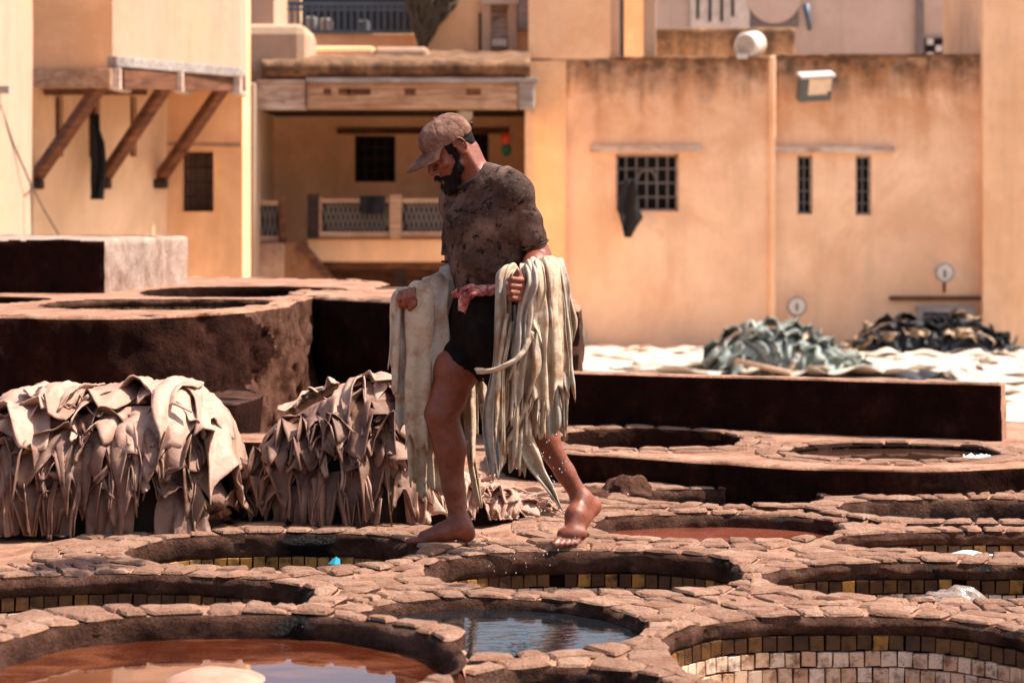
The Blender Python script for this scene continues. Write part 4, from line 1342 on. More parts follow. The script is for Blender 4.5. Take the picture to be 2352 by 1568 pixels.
# body landmarks
hipL, hipR = W(1140, 765, -.06), W(1085, 760, .07)
kneR, ankR = W(1014, 958, .0), W(1053, 1198, .01)
kneL, ankL = W(1208, 945, .03), W(1336, 1152, .07)
shL, shR = W(1188, 446, -.12), W(1046, 470, .11)
elL, wrL = W(1240, 594, -.09), W(1205, 655, -.28)
elR, wrR = W(1046, 640, .10), W(958, 692, .0)
chest = W(1112, 500, 0); belly = W(1122, 610, 0); pelv = W(1112, 720, 0); neck0 = W(1098, 415, 0.0)
Fc = nv((-0.64, -0.76, -0.1)); Lc_ = nv((0.76, -0.64, 0)); Fp = nv((-0.82, -0.57, 0))

# head frame: looks down to the left
hf = nv((-0.80, -0.27, -0.56)); hl = nv(np.cross((0, 0, 1), hf)); hu = np.cross(hf, hl)
H0 = W(1034, 346, -0.01)
HR = np.array([hf, hl, hu])
def Hd(f, l, u): return H0 + hf * f + hl * l + hu * u

def torso(B, inf=-.006):
    fl = (Fc, 1.45)
    B.cap(W(1126, 640, 0), W(1116, 540, 0), 0.122 + inf, 0.148 + inf, 0.04, flat=(Fc, 1.3))
    B.cap(W(1112, 540, 0), W(1110, 468, 0.01), 0.148 + inf, 0.145 + inf, 0.04, flat=fl)
    B.cap(shL + (chest - shL) * 0.12 + np.array((0, 0, .0)), shR + (chest - shR) * 0.12, 0.072 + inf, 0.066 + inf, 0.05)
    B.ell(W(1150, 508, -.10), (0.085 + inf, 0.06 + inf, 0.07 + inf), None, 0.04)
    B.ell(W(1072, 512, -.03), (0.075 + inf, 0.06 + inf, 0.07 + inf), None, 0.04)
    B.ell(W(1106, 600, -.055), (0.084 + inf, 0.075 + inf, 0.10 + inf), None, 0.05)
    B.cap(W(1104, 425, .02), W(1180, 436, -.08), 0.055 + inf, 0.055 + inf, 0.04)
    B.cap(W(1104, 425, .02), W(1050, 452, .08), 0.055 + inf, 0.05 + inf, 0.04)

H = 0.005
lo = np.array((-0.55, YM - 0.52, -0.05)); hi = np.array((0.42, YM + 0.42, 1.72))
B = Field(lo, hi, H)
torso(B)
B.cap(pelv, W(1118, 660, 0), 0.135, 0.13, 0.05, flat=(Fp, 1.3))
# neck and head
B.cap(neck0 + np.array((.006, 0, -0.03)), Hd(-.045, 0, -.045), 0.060, 0.055, 0.02)
B.cap(W(1096, 402, -.05), Hd(-.03, 0.055, -.02), 0.018, 0.02, 0.02)
def limb(B, pts, k=0.02):
    for (a, ra), (b, rb) in zip(pts[:-1], pts[1:]): B.cap(a, b, ra, rb, k)
def head(B):
    B.ell(Hd(-.012, 0, .04), (0.098, 0.077, 0.082), HR, 0.02)
    B.ell(Hd(.032, 0, -.035), (0.060, 0.058, 0.085), HR, 0.03)
    B.cap(Hd(.02, .05, -.06), Hd(.075, .016, -.105), 0.022, 0.02, 0.02); B.cap(Hd(.02, -.05, -.06), Hd(.075, -.016, -.105), 0.022, 0.02, 0.02)
    B.ell(Hd(.078, 0, -.11), (0.022, 0.026, 0.02), HR, 0.015)
    B.cap(Hd(.083, .034, .017), Hd(.083, -.034, .017), 0.013, 0.013, 0.012)
    for s_ in (-1, 1):
        B.ell(Hd(.093, .031 * s_, -.006), (0.014, 0.016, 0.011), HR, 0.008, 'c')
        B.ell(Hd(.077, .031 * s_, -.008), (0.013, 0.015, 0.011), HR, 0.004)
        B.ell(Hd(.062, .046 * s_, -.03), (0.024, 0.022, 0.018), HR, 0.015)
    B.cap(Hd(.088, 0, .004), Hd(.121, 0, -.038), 0.0105, 0.0125, 0.010)
    B.ell(Hd(.113, 0, -.040), (0.013, 0.012, 0.011), HR, 0.006)
    for s_ in (-1, 1): B.ell(Hd(.101, .013 * s_, -.044), (0.013, 0.009, 0.009), HR, 0.005)
    B.cap(Hd(.094, .014, -.072), Hd(.094, -.014, -.072), 0.0085, 0.0085, 0.006)
    B.cap(Hd(.092, .012, -.083), Hd(.092, -.012, -.083), 0.0085, 0.0085, 0.006)
    for s_ in (-1, 1):
        ea = np.array([nv(hf * 0.95 + hu * 0.3 - hl * .25 * s_), nv(hl), nv(hu)])
        B.ell(Hd(-.016, .078 * s_, -.004), (0.018, 0.009, 0.028), HR, 0.004)
        B.ell(Hd(-.012, .088 * s_, -.004), (0.011, 0.007, 0.016), HR, 0.002, 'c')
        er = [Hd(-.016 + .022 * math.cos(q_), (.085 - .004 * math.cos(q_)) * s_, .000 + .031 * math.sin(q_)) for q_ in np.linspace(.2, 4.4, 10)]
        limb(B, [(e_, .0052) for e_ in er], 0.002)
        B.ell(Hd(-.013, .084 * s_, -.03), (0.011, 0.008, 0.012), HR, 0.005)
head(B)
# arms
limb(B, [(shL, .044), (shL + (elL - shL) * .5, .043), (elL, .041)])
limb(B, [(elL, .042), (elL + (wrL - elL) * .3, .045), (wrL, .029)])
limb(B, [(shR, .046), (elR, .042)]); limb(B, [(elR, .042), (elR + (wrR - elR) * .3, .045), (wrR, .029)])
# left fist, knuckles to the viewer, fingers stacked
B.ell(W(1196, 668, -.325), (0.026, 0.034, 0.046), None, 0.012)
for i, y in enumerate((648, 663.5, 678.5, 692)):
    r = (.0105, .011, .0105, .0092)[i]
    x1 = (1170, 1167, 1168, 1172)[i]
    limb(B, [(W(1203, y + 2, -.345), r), (W(x1 + 6, y - 1, -.375), r * 1.06), (W(x1, y + 1, -.355), r), (W(x1 + 4, y + 2, -.32), r * .92), (W(x1 + 16, y + 3, -.31), r * .85)], 0.003)
limb(B, [(W(1203, 655, -.32), .014), (W(1194, 640, -.34), .012), (W(1189, 628, -.345), .010)], 0.006)
# right fist
B.ell(W(940, 690, .005), (0.028, 0.024, 0.03), None, 0.008)
for i in range(4):
    x = 952 - i * 11.2; y = 666 + i * 2.6; r = (.0092, .0095, .0090, .0080)[i]
    limb(B, [(W(x, y + 2, -.03), r), (W(x - 4, y + 20, -.060), r * 1.08), (W(x - 1, y + 34, -.048), r), (W(x + 5, y + 44 - i, -.018), r * .9)], 0.0015)
limb(B, [(W(955, 690, -.03), .014), (W(950, 706, -.055), .012), (W(941, 716, -.05), .010)], 0.006)
# legs
limb(B, [(hipR, .098), (hipR + (kneR - hipR) * .45 + np.array((-.008, -.01, 0)), .090), (hipR + (kneR - hipR) * .8, .068), (kneR, .064)], 0.03)
B.ell(kneR + np.array((-.018, -.008, .008)), (.045, .048, .052), None, 0.02)
cR = kneR + (ankR - kneR) * .32
limb(B, [(kneR, .060), (cR + np.array((.012, 0, 0)), .057), (kneR + (ankR - kneR) * .7, .040), (ankR, .034)], 0.02)
B.ell(cR + np.array((.024, .006, .01)), (.040, .045, .085), None, 0.03)
B.cap(kneR + np.array((-.03, -.005, -.05)), ankR + np.array((-.018, -.002, .05)), .018, .016, .02)
limb(B, [(hipL, .098), (hipL + (kneL - hipL) * .5, .085), (kneL, .060)], 0.03)
cL = kneL + (ankL - kneL) * .33
limb(B, [(kneL, .056), (cL, .050), (kneL + (ankL - kneL) * .7, .037), (ankL, .034)], 0.02)
B.ell(cL + np.array((.012, .012, .02)), (.042, .045, .08), None, 0.03)
# right foot: flat, seen from the inner side, toes to the left
def gz(v, z): v = np.array(v, float); v[2] = z; return v
heR = gz(W(1072, 1240, .02), 0.040); baR = gz(W(975, 1240, -.015), 0.030)
limb(B, [(ankR, .036), (gz(W(1060, 1225, .012), .062), .040), (heR, .034)], 0.02)
limb(B, [(gz(W(1055, 1225, .01), .07), .040), (gz(W(1018, 1235, 0), .047), .036), (baR, .027)], 0.025)
B.cap(gz(W(1015, 1240, .03), .026), gz(W(978, 1245, .03), .022), .024, .02, .02)
B.ell(ankR + np.array((.004, -.03, -.005)), (.013, .010, .013), None, 0.008)
for i in range(5):
    l = (.062, .055, .050, .044, .038)[i]
    a = gz(W(974, 1250, -.026 + i * .017), 0.020 - i * .001); r = (.0155, .011, .0105, .010, .009)[i]
    B.cap(a, a + np.array((-l * .97, -l * .12, -.004)), r, r * .9, 0.006)
# left foot: on its ball, heel up
heL = W(1360, 1168, .10); baL = gz(W(1312, 1228, -.045), .045); footd = nv(baL - heL)
limb(B, [(ankL, .036), (heL, .032)], 0.02)
limb(B, [(ankL, .036), (ankL + (baL - ankL) * .5 + np.array((-.004, -.01, .006)), .037), (baL, .030)], 0.025)
limb(B, [(heL, .030), (baL + np.array((.018, .015, .0)), .026)], 0.03)
side = nv((0.80, 0.10, 0)); fwd = nv((-0.45, -0.85, -.15))
B.cap(baL + side * -.03, baL + side * .04, .026, .022, .02)
for i in range(5):
    o_ = (-.038, -.015, .005, .023, .040)[i]; l = (.042, .042, .038, .034, .028)[i]; r = (.0145, .0108, .0103, .0098, .009)[i]
    a = gz(baL + side * o_ + fwd * .016, .026); b = gz(a + fwd * l * .6, .022); c = gz(a + fwd * l, .013)
    limb(B, [(a, r * 1.15), (b, r), (c, r)], 0.003)
V, Q = B.mesh()
V = relax(V, Q, 2, 0.4)
print('body', len(V), len(Q))

t = NT('sun_tanned_wet_skin'); p = t.pos()
n1 = t.noise(p, 13, 6, 0.68, 0.5); n2 = t.noise(t.pos((60, 60, 12)), 4, 5, 0.65, 0.4)
col = t.mix(t.ramp(n1, [(0.3, 0), (0.7, 1)]), (0.28, 0.076, 0.037), (0.14, 0.034, 0.016))
col = t.mix(t.math('MULTIPLY', t.ramp(n2, [(0.54, 0), (0.62, 1)]), 0.6), col, (0.07, 0.018, 0.010))
nb = t.bump(n2, 0.25, 0.004); nb = t.bump(t.noise(p, 26, 4), 0.25, 0.01, nb); nb = t.bump(t.noise(p, 160, 3), 0.12, 0.003, nb)
SKIN = t.fin(col, t.maprange(t.noise(p, 14, 4), 0.3, 0.7, 0.34, 0.6), nb, 0.42)
SKIN.node_tree.nodes['Principled BSDF'].inputs['Subsurface Weight'].default_value = 0.08
SKIN.node_tree.nodes['Principled BSDF'].inputs['Subsurface Radius'].default_value = (0.01, 0.004, 0.002)

V[:, 2] += 0.010
man = empty('person', (0, YM, 0))
tag(man, 'bearded man in cap, stained brown T-shirt and dark shorts walking barefoot on the vat rims', 'person')
obj('body', V, Q, SKIN, man)

# hair and beard
t = NT('black_hair'); p = t.pos()
HAIR = t.fin(t.mix(t.noise(p, 120, 3), (0.006, 0.004, 0.004), (0.014, 0.009, 0.008)), 0.7, t.bump(t.noise(p, 220, 4), 0.9, 0.006), 0.12)
bl, bh = H0 - 0.19, H0 + 0.19
Bd = Field(bl, bh, 0.004)
for s_ in (-1, 1):
    Bd.cap(Hd(.010, .066 * s_, .012), Hd(.008, .065 * s_, -.02), .007, .009, .006)
    Bd.cap(Hd(.008, .063 * s_, -.02), Hd(.018, .052 * s_, -.062), .010, .019, .010)
    Bd.cap(Hd(.024, .050 * s_, -.062), Hd(.070, .022 * s_, -.108), .022, .026, .012)
    Bd.cap(Hd(.104, .004 * s_, -.060), Hd(.082, .030 * s_, -.075), .0085, .009, .005)
    Bd.cap(Hd(.082, .030 * s_, -.075), Hd(.066, .032 * s_, -.10), .010, .018, .008)
Bd.cap(Hd(.072, .02, -.118), Hd(.072, -.02, -.114), .030, .030, .015)
Bd.ell(Hd(.070, 0, -.128), (.028, .032, .024), HR, .015)
V, Q = Bd.mesh(); V = relax(V, Q, 1, 0.4)
V = V + vnormals(V, Q) * (vnoise(V, 120, 3) * 0.0028 + vnoise(V, 60, 5) * 0.003)[:, None]
beard = obj('beard', V, Q, HAIR, man)
rg = np.random.default_rng(4)
vn = vnormals(V, Q); pick = rg.integers(0, len(V), 2200)
hv, hfc = [], []
for i, k in enumerate(pick):
    p0 = V[k]; d = nv(vn[k] * 0.8 + np.array((-.15, 0, -.55)) + rg.normal(0, .25, 3)); l = rg.uniform(.006, .014)
    s_ = nv(np.cross(d, rg.normal(0, 1, 3))) * .0007
    b0 = len(hv); hv += [p0 - s_, p0 + s_, p0 + d * l]; hfc.append([b0, b0 + 1, b0 + 2])
sb = obj('beard_strands', hv, hfc, HAIR, beard, False); sb['kind'] = 'stuff'
Hr = Field(bl, bh, 0.004)
Hr.ell(Hd(-.014, 0, .037), (.0995, .0800, .083), HR, .01)
Hr.cap(Hd(-.072, .02, -.012), Hd(-.072, -.02, -.012), .026, .026, .02)
Hr.half(Hd(.03, 0, 0), hf); Hr.half(Hd(-.06, 0, -.034), nv(-hu - hf * .1)); Hr.half(Hd(0, 0, .05), hu)
Hr.ell(Hd(.02, .085, -.05), (.05, .04, .05), HR, 0.01, 'c')
Hr.ell(Hd(-.018, .09, -.005), (.022, .03, .035), HR, 0.004, 'c')
V, Q = Hr.mesh(); V = V + vnormals(V, Q) * (vnoise(V, 130, 3) * 0.002)[:, None]
obj('hair', V, Q, HAIR, man)
br_ = Field(bl, bh, 0.003)
for s_ in (-1, 1): br_.cap(Hd(.0965, .016 * s_, .014), Hd(.080, .052 * s_, .016), .0055, .004, .004)
V, Q = br_.mesh(); obj('eyebrow', V, Q, HAIR, man)
ey = MB()
for s_ in (-1, 1):
    ey.tube([Hd(.0905, .020 * s_, -.012), Hd(.0915, .031 * s_, -.015), Hd(.0855, .043 * s_, -.012)], .0022, 6)
ey.build('eyelashes', HAIR, man, True)

# cap
t = NT('dusty_brown_cotton'); p = t.pos()
col = t.ramp(t.noise(p, 16, 6, 0.7), [(0.3, (0.055, 0.022, 0.014)), (0.5, (0.17, 0.085, 0.058)), (0.72, (0.34, 0.2, 0.145))])
CAPM = t.fin(col, 0.92, t.bump(t.noise(p, 70, 5, 0.7), 0.6, 0.006), 0.2)
Cp = Field(H0 - 0.25, H0 + 0.25, 0.004)
Cp.ell(Hd(-.014, 0, .050), (.108, .089, .087), HR, .01)
Cp.ell(Hd(.035, 0, .075), (.055, .06, .045), HR, .03)
Cp.half(Hd(-.02, 0, .030), nv(-hu + hf * 0.10))
Cp.ell(Hd(-.014, 0, .035), (.097, .079, .075), HR, .004, 'c')
V, Q = Cp.mesh(); V = relax(V, Q, 1, .4)
nn = vnormals(V, Q)
loc = (V - H0) @ HR.T
ang = np.arctan2(loc[:, 1], loc[:, 0] + .014)
seam = np.abs(((ang / (math.pi / 3)) % 1) - .5) * 2
band = np.exp(-((loc[:, 2] - .058) / .006) ** 2)
V = V + nn * (fbm(V, 26, 4) * .0045 + fbm(V, 60, 8) * .002 - .0025 * (seam > .95) - .0012 * band)[:, None]
cap_ = obj('cap', V, Q, CAPM, man)
# brim
g = []
for i in range(21):
    a = (i / 20 - .5) * 2
    row = []
    for j in range(12):
        t_ = j / 11
        l = .078 * a * (1 - .08 * t_)
        f0 = .078 * math.sqrt(max(0, 1 - (a * .93) ** 2)) + .006
        f1 = .062 * math.sqrt(max(0, 1 - a * a * .93)) + .012
        f = f0 + f1 * t_ * 1.45
        u = .046 - .016 * a * a * (0.4 + .6 * t_) - .016 * t_ * t_ - .008 * t_
        row.append(Hd(f, l, u))
    g.append(row)
sheet('brim', np.array(g), .006, CAPM, cap_)
MB().tube([Hd(-.012, 0, .1355), Hd(-.012, 0, .141)], [.008, .004], 10).build('button', CAPM, cap_, True)
MB().tube([Hd(-.112, .012, .046), Hd(-.128, .016, .044), Hd(-.126, .010, .037)], .006, 6).build('strap', mat_plain('black_strap', (.01, .01, .01)), cap_, True)

# T-shirt
t = NT('mud_stained_tshirt'); p = t.pos()
a_ = t.noise(p, 5, 6, .65); b_ = t.noise(p, 32, 5, .7); c_ = t.noise(p, 90, 4, .7)
col = t.ramp(a_, [(.32, (.018, .008, .006)), (.5, (.068, .036, .026)), (.68, (.21, .13, .098))])
col = t.mix(t.ramp(b_, [(.53, 0), (.62, 1)]), col, (.007, .004, .003))
col = t.mix(t.math('MULTIPLY', t.ramp(c_, [(.58, 0), (.68, 1)]), .55), col, (.20, .12, .085))
SHIRT = t.fin(col, .9, t.bump(c_, .25, .004, t.bump(t.noise(p, 11, 4, .55, .6), .4, .03)), .2)
lo2 = np.array((-0.36, YM - .36, .88)); hi2 = np.array((0.26, YM + .34, 1.5))
T = Field(lo2, hi2, .005)
torso(T, .010)
T.cap(W(1128, 655, 0), W(1118, 540, 0), .130, .150, .04, flat=(Fc, 1.25))
sl_e = shL + (elL - shL) * .66; sr_e = shR + (elR - shR) * .66
dL = nv(elL - shL); dR = nv(elR - shR)
sleeves = []
for sh_, el_, e_, d_, r0, r1, ri in ((shL, elL, sl_e, dL, .066, .056, .047), (shR, elR, sr_e, dR, .060, .055, .047)):
    K = Field(sh_ - .2, sh_ + .2, .005)
    K.cap(sh_ + (chest - sh_) * .14, e_, r0, r1, .0)
    K.cap(sh_ + (el_ - sh_) * .5, sh_ + (el_ - sh_) * 1.1, ri - .006, ri + .004, .0, 'c')
    K.half(e_ + d_ * .035, d_)
    sleeves.append((K, e_, d_, sh_))
    T.cap(sh_ + (chest - sh_) * .2, sh_ + (el_ - sh_) * .25, r0 - .008, r1 - .012, .02)
T.half(W(1110, 660, 0), (0, 0.1, -1))
nk = W(1081, 411, -.012); nax = nv((-.52, -.22, .80))
T.cap(nk + nax * .006, nk + nax * .2, .064, .12, .006, 'c')
V, Q = T.mesh(); V = relax(V, Q, 2, .4)
nn = vnormals(V, Q)
def wr(V, d, freq, amp, seed):
    d = nv(d); s_ = V @ d
    w_ = fbm(V, 5, seed) * 1.6
    return amp * (.5 + .5 * np.sin(s_ * freq + w_ * 2.6)) ** 2 * np.clip(.5 + fbm(V, 7, seed + 2) * 1.6, 0, 1)
zz_ = V[:, 2]
disp = fbm(V, 7, 2) * .008 + fbm(V, 20, 3) * .002
disp += wr(V, (.45, .2, .88), 44, .012, 9) * np.clip((1.18 - zz_) / .2, 0.2, 1)
disp += wr(V, (.9, -.3, -.45), 30, .010, 14)
disp += wr(V, (-.8, -.3, -.5), 46, .007, 21)
V = V + nn * np.maximum(disp, -.003)[:, None]
shirt = obj('tshirt', V, Q, SHIRT, man)
for i_, (K, e_, d_, sh_) in enumerate(sleeves):
    V, Q = K.mesh(); V = relax(V, Q, 2, .4)
    al = np.clip(((V - sh_) @ d_) / .2, 0, 1)
    dd_ = fbm(V, 9, 4 + i_) * .005 + wr(V, (0.62, -.25, .75), 78, .013, 5 + i_) * (.2 + al) + wr(V, (.2, .2, 1), 50, .008, 12 + i_) * al
    V = V + vnormals(V, Q) * np.maximum(dd_, -.002)[:, None]
    obj('sleeve', V, Q, SHIRT, shirt)
# neck rib
rib = []
for k in range(33):
    a = 2 * math.pi * k / 32
    e1 = nv(np.cross(nax, (0, 1, 0))); e2 = np.cross(nax, e1)
    rib.append(nk + nax * .006 + (e1 * math.cos(a) + e2 * math.sin(a)) * .069)
MB().tube(rib, .0085, 7, False).build('neck_rib', mat_plain('dark_rib', (.02, .014, .012), .9), man, True)
for end, d, r in ((sl_e + dL * .032, dL, .0515), (sr_e + dR * .032, dR, .051)):
    e1 = nv(np.cross(d, (0, 1, .2))); e2 = np.cross(d, e1)
    MB().tube([end + (e1 * math.cos(a) + e2 * math.sin(a)) * r * (1 + .05 * math.sin(3 * a)) for a in np.linspace(0, 2 * math.pi, 30)], .005, 6, False).build('sleeve_hem', SHIRT, man, True)

# shorts
t = NT('black_wet_shorts'); p = t.pos()
SHORT = t.fin(t.ramp(t.noise(p, 20, 6, .7), [(.4, (.004, .0025, .002)), (.62, (.012, .007, .005)), (.8, (.05, .026, .018))]), .8, t.bump(t.noise(p, 60, 5), .5, .006), .12)
S_ = Field(np.array((-.36, YM - .36, .58)), np.array((.26, YM + .36, 1.08)), .005)
S_.cap(pelv, W(1118, 655, 0), .150, .140, .04, flat=(Fp, 1.25))
tR = hipR + (kneR - hipR) * .33; tL = hipL + (kneL - hipL) * .42
S_.cap(hipR, tR, .112, .108, .04); S_.cap(hipL, tL, .112, .104, .04)
dR2, dL2 = nv(nv(kneR - hipR) + np.array((-.25, 0, -.1))), nv(kneL - hipL)
S_.cap(tR + dR2 * .005, tR + dR2 * .25, .1, .102, 0, 'c'); S_.cap(tL, tL + dL2 * .25, .094, .1, 0, 'c')
S_.cap(tR + dR2 * .215, tR + dR2 * .36, .19, .19, 0, 'c')
S_.half(W(1110, 652, 0), (0, 0, 1))
V, Q = S_.mesh(); V = relax(V, Q, 2, .4)
V = V + vnormals(V, Q) * (fbm(V, 10, 6) * .004 + wr(V, (.6, .1, .8), 60, .008, 3) + wr(V, (-.7, .2, .5), 48, .006, 8))[:, None]
obj('shorts', V, Q, SHORT, man)

# pink sash, twisted round the waist with a knot
t = NT('faded_pink_cloth'); p = t.pos()
SASH = t.fin(t.ramp(t.noise(p, 30, 5, .7), [(.36, (.09, .012, .012)), (.5, (.40, .11, .10)), (.62, (.62, .36, .30))]), .9, t.bump(t.noise(p, 70, 4), .6, .008), .2)
sash = empty('sash', W(1110, 672, -.1)); setparent(sash, man)
el = nv(np.cross((0, 0, 1), Fp))
cw = W(1120, 668, 0)
for q in range(4):
    pts, rr = [], []
    for k in range(61):
        a = 2 * math.pi * k / 60
        tw = q * math.pi / 2 + a * 5
        rad = 1 + .0
        f = -Fp * 0
        base = cw + Fp * math.cos(a) * .122 + el * math.sin(a) * .142
        out = nv(Fp * math.cos(a) / .128 + el * math.sin(a) / .150)
        pts.append(base + out * (.010 * math.cos(tw)) + np.array((0, 0, .012 * math.sin(tw) + .014 * math.sin(a) - .006 * math.cos(a))))
        rr.append(.0105 * (1 + .25 * math.sin(7 * a + q)))
    MB().tube(pts, rr, 8).build('twist', SASH, sash, True)
# ------------------------------------------------------------------ hides
def catmull(pts, n):
    p = np.array(pts, float)
    p = np.vstack([2 * p[0] - p[1], p, 2 * p[-1] - p[-2]])
    m = len(p) - 3
    out = []
    for t in np.linspace(0, m - 1e-6, n):
        i = int(t); u = t - i
        a, b, c, d = p[i], p[i + 1], p[i + 2], p[i + 3]
        out.append(0.5 * ((2 * b) + (c - a) * u + (2 * a - 5 * b + 4 * c - d) * u * u + (3 * b - a - 3 * c + d) * u ** 3))
    out = np.array(out)
    s = np.concatenate([[0], np.cumsum(np.linalg.norm(np.diff(out, axis=0), axis=1))])
    q = np.linspace(0, s[-1], n)
    return np.column_stack([np.interp(q, s, out[:, k]) for k in range(3)]), s[-1]

def strip_sheet(name, path, widths, mat, par=None, thick=.004, roll=1.2, folds=1.5, amp=.012, m=15, n=40, seed=0, face=(0, -1, 0), jag=.12, flare=.3):
    """a long hide strip: runs along path, rolled / pleated across, ragged end"""
    C0, L = catmull(path, n)
    rg = np.random.default_rng(seed)
    T = np.gradient(C0, axis=0); T /= np.linalg.norm(T, axis=1, keepdims=True)
    N = np.zeros_like(T); f0 = np.array(face, float)
    cur = f0 - T[-1] * (f0 @ T[-1]); cur /= np.linalg.norm(cur)
    for k in range(n - 1, -1, -1):
        cur = cur - T[k] * (cur @ T[k]); cur /= np.linalg.norm(cur); N[k] = cur
    S = np.cross(T, N)
    u = np.linspace(-1, 1, m); t = np.linspace(0, 1, n)
    Wd = np.interp(t, np.linspace(0, 1, len(widths)), widths)
    ph = rg.uniform(0, 6.28, 4)
    Wd = Wd * (1 + .10 * np.sin(t * 9 + ph[0]) + .06 * np.sin(t * 23 + ph[1]))
    al = np.maximum(.15, roll * (1 + .25 * np.sin(t * 5 + ph[2])) * (1 - flare * t ** 3))
    al = al[:, None]; uu = u[None, :]
    tw = (.35 * np.sin(t * 3.3 + ph[3]) * t)[:, None]
    R = Wd[:, None] / 2 / al
    x = R * np.sin(al * uu) ; y = -R * (1 - np.cos(al * uu))
    rip = amp * (0.25 + t[:, None]) * np.sin(folds * math.pi * uu + ph[0] + 2.2 * t[:, None] * np.sin(ph[1])) + amp * .4 * np.sin(3.1 * folds * uu + ph[2] + t[:, None] * 4)
    y = y + rip
    xr = x * np.cos(tw) - y * np.sin(tw); yr = x * np.sin(tw) + y * np.cos(tw)
    Gd = C0[:, None, :] + S[:, None, :] * xr[..., None] + N[:, None, :] * yr[..., None]
    # ragged lower end
    j = np.interp(u, np.linspace(-1, 1, 7), rg.uniform(-1, 1, 7)) * jag * L * .35
    k0 = int(n * .72)
    ramp_ = np.clip((np.arange(n) - k0) / (n - k0), 0, 1)[:, None] ** 1.5
    Gd = Gd + T[:, None, :] * (ramp_ * j[None, :])[..., None]
    Gd = Gd + (fbm(Gd.reshape(-1, 3), 30, seed % 50, 2) * .006 + fbm(Gd.reshape(-1, 3), 11, seed % 37, 2) * .014).reshape(n, m)[..., None] * N[:, None, :]
    return sheet(name, Gd, thick, mat, par)

def mat_hide(name, base, stain, grey, stain_amt=.8, sc=9):
    t = NT(name); p = t.pos(); r = t.rand()
    n1 = t.noise(p, sc, 6, .65, .5); n2 = t.noise(p, sc * 6, 5, .7)
    col = t.mix(t.maprange(r, .55, 1, 0, .75), base, grey)
    col = t.mix(t.math('MULTIPLY', t.ramp(n1, [(.46, 0), (.66, 1)]), stain_amt), col, stain)
    col = t.mix(t.math('MULTIPLY', t.ramp(n2, [(.52, 0), (.72, 1)]), .5), col, mul(stain, .7))
    nb = t.bump(n2, .35, .006, t.bump(t.noise(p, 26, 5), .3, .012))
    return t.fin(col, .62, nb, .35)
HIDEW = mat_hide('wet_cream_hide', (.52, .405, .285), (.30, .15, .065), (.30, .30, .28), .95, 10)
HIDEP = mat_hide('dusty_pink_hide_shaded', (.25, .132, .09), (.085, .034, .021), (.15, .074, .048), .9, 5)  # heap fronts, darkened in colour for the shade they lie in
HIDEPT = mat_hide('dusty_pale_hide_sunlit', (.46, .285, .21), (.23, .105, .067), (.36, .205, .145), .55, 4)  # lighter copy for sunlit heap tops, the light put into the colour
HIDED = mat_plain('dark_hide_core', (.03, .016, .012), .9)

# -- hides over the man's left arm (nearer to the viewer)
GR = 'wet hides over the man\'s left arm'
rt = [  # top x, top y, depth, first x, bottom x, bottom y, width, roll
    (1174, 612, -.30, 1150, 1128, 1068, .058, 1.5), (1184, 610, -.285, 1162, 1142, 1030, .055, 1.6),
    (1206, 604, -.325, 1218, 1190, 930, .066, 2.2), (1200, 606, -.30, 1210, 1164, 962, .055, 2.2), (1214, 602, -.315, 1222, 1214, 905, .075, 1.8),
    (1222, 598, -.29, 1230, 1236, 932, .085, 1.7), (1236, 594, -.262, 1246, 1252, 862, .078, 1.9), (1246, 592, -.235, 1256, 1272, 912, .085, 1.7),
    (1256, 593, -.20, 1266, 1288, 866, .080, 1.8), (1262, 596, -.165, 1276, 1299, 905, .070, 1.7), (1268, 600, -.13, 1284, 1307, 838, .075, 1.5), (1271, 606, -.10, 1288, 1309, 780, .05, 1.5),
    (1228, 600, -.325, 1236, 1226, 770, .052, 2.2), (1212, 606, -.345, 1222, 1182, 858, .05, 2.4),
]
k = 0
def tagh(o, lab, g): return tag(o, lab, 'hide', g)
for (tx, ty, dy, fx, bx, by, wd, roll) in rt:
    k += 1
    r1, r2 = math.sin(k * 2.1), math.sin(k * 3.7 + 1)
    path = [W(tx + 26, ty + 110, dy + .17), W(tx + 18, ty + 40, dy + .15), W(tx + 6, ty + 2, dy + .085), W((tx + fx) / 2, ty + 5, dy + .02), W(fx, ty + 44, dy - .012),
            W(fx + (bx - fx) * .4 + 6 * r1, ty + (by - ty) * .45, dy + .008 * r2), W(fx + (bx - fx) * .75 + 7 * r2, ty + (by - ty) * .76, dy + .012 + .01 * r1), W(bx + 8 * r1, by, dy + .02 + .025 * r2)]
    o = strip_sheet('wet_hide', path, [wd * .6, wd * .85, wd, wd * 1.1, wd * 1.15, wd * 1.1, wd * 1.05, wd * .85], HIDEW, None, .0035, roll * .7, 1.7, .010, 19, 60, 100 + k, jag=.20, flare=.3)
    tagh(o, 'wet cream hide over the man\'s left forearm, %s counted from his fist' % ORD[k - 1], GR)
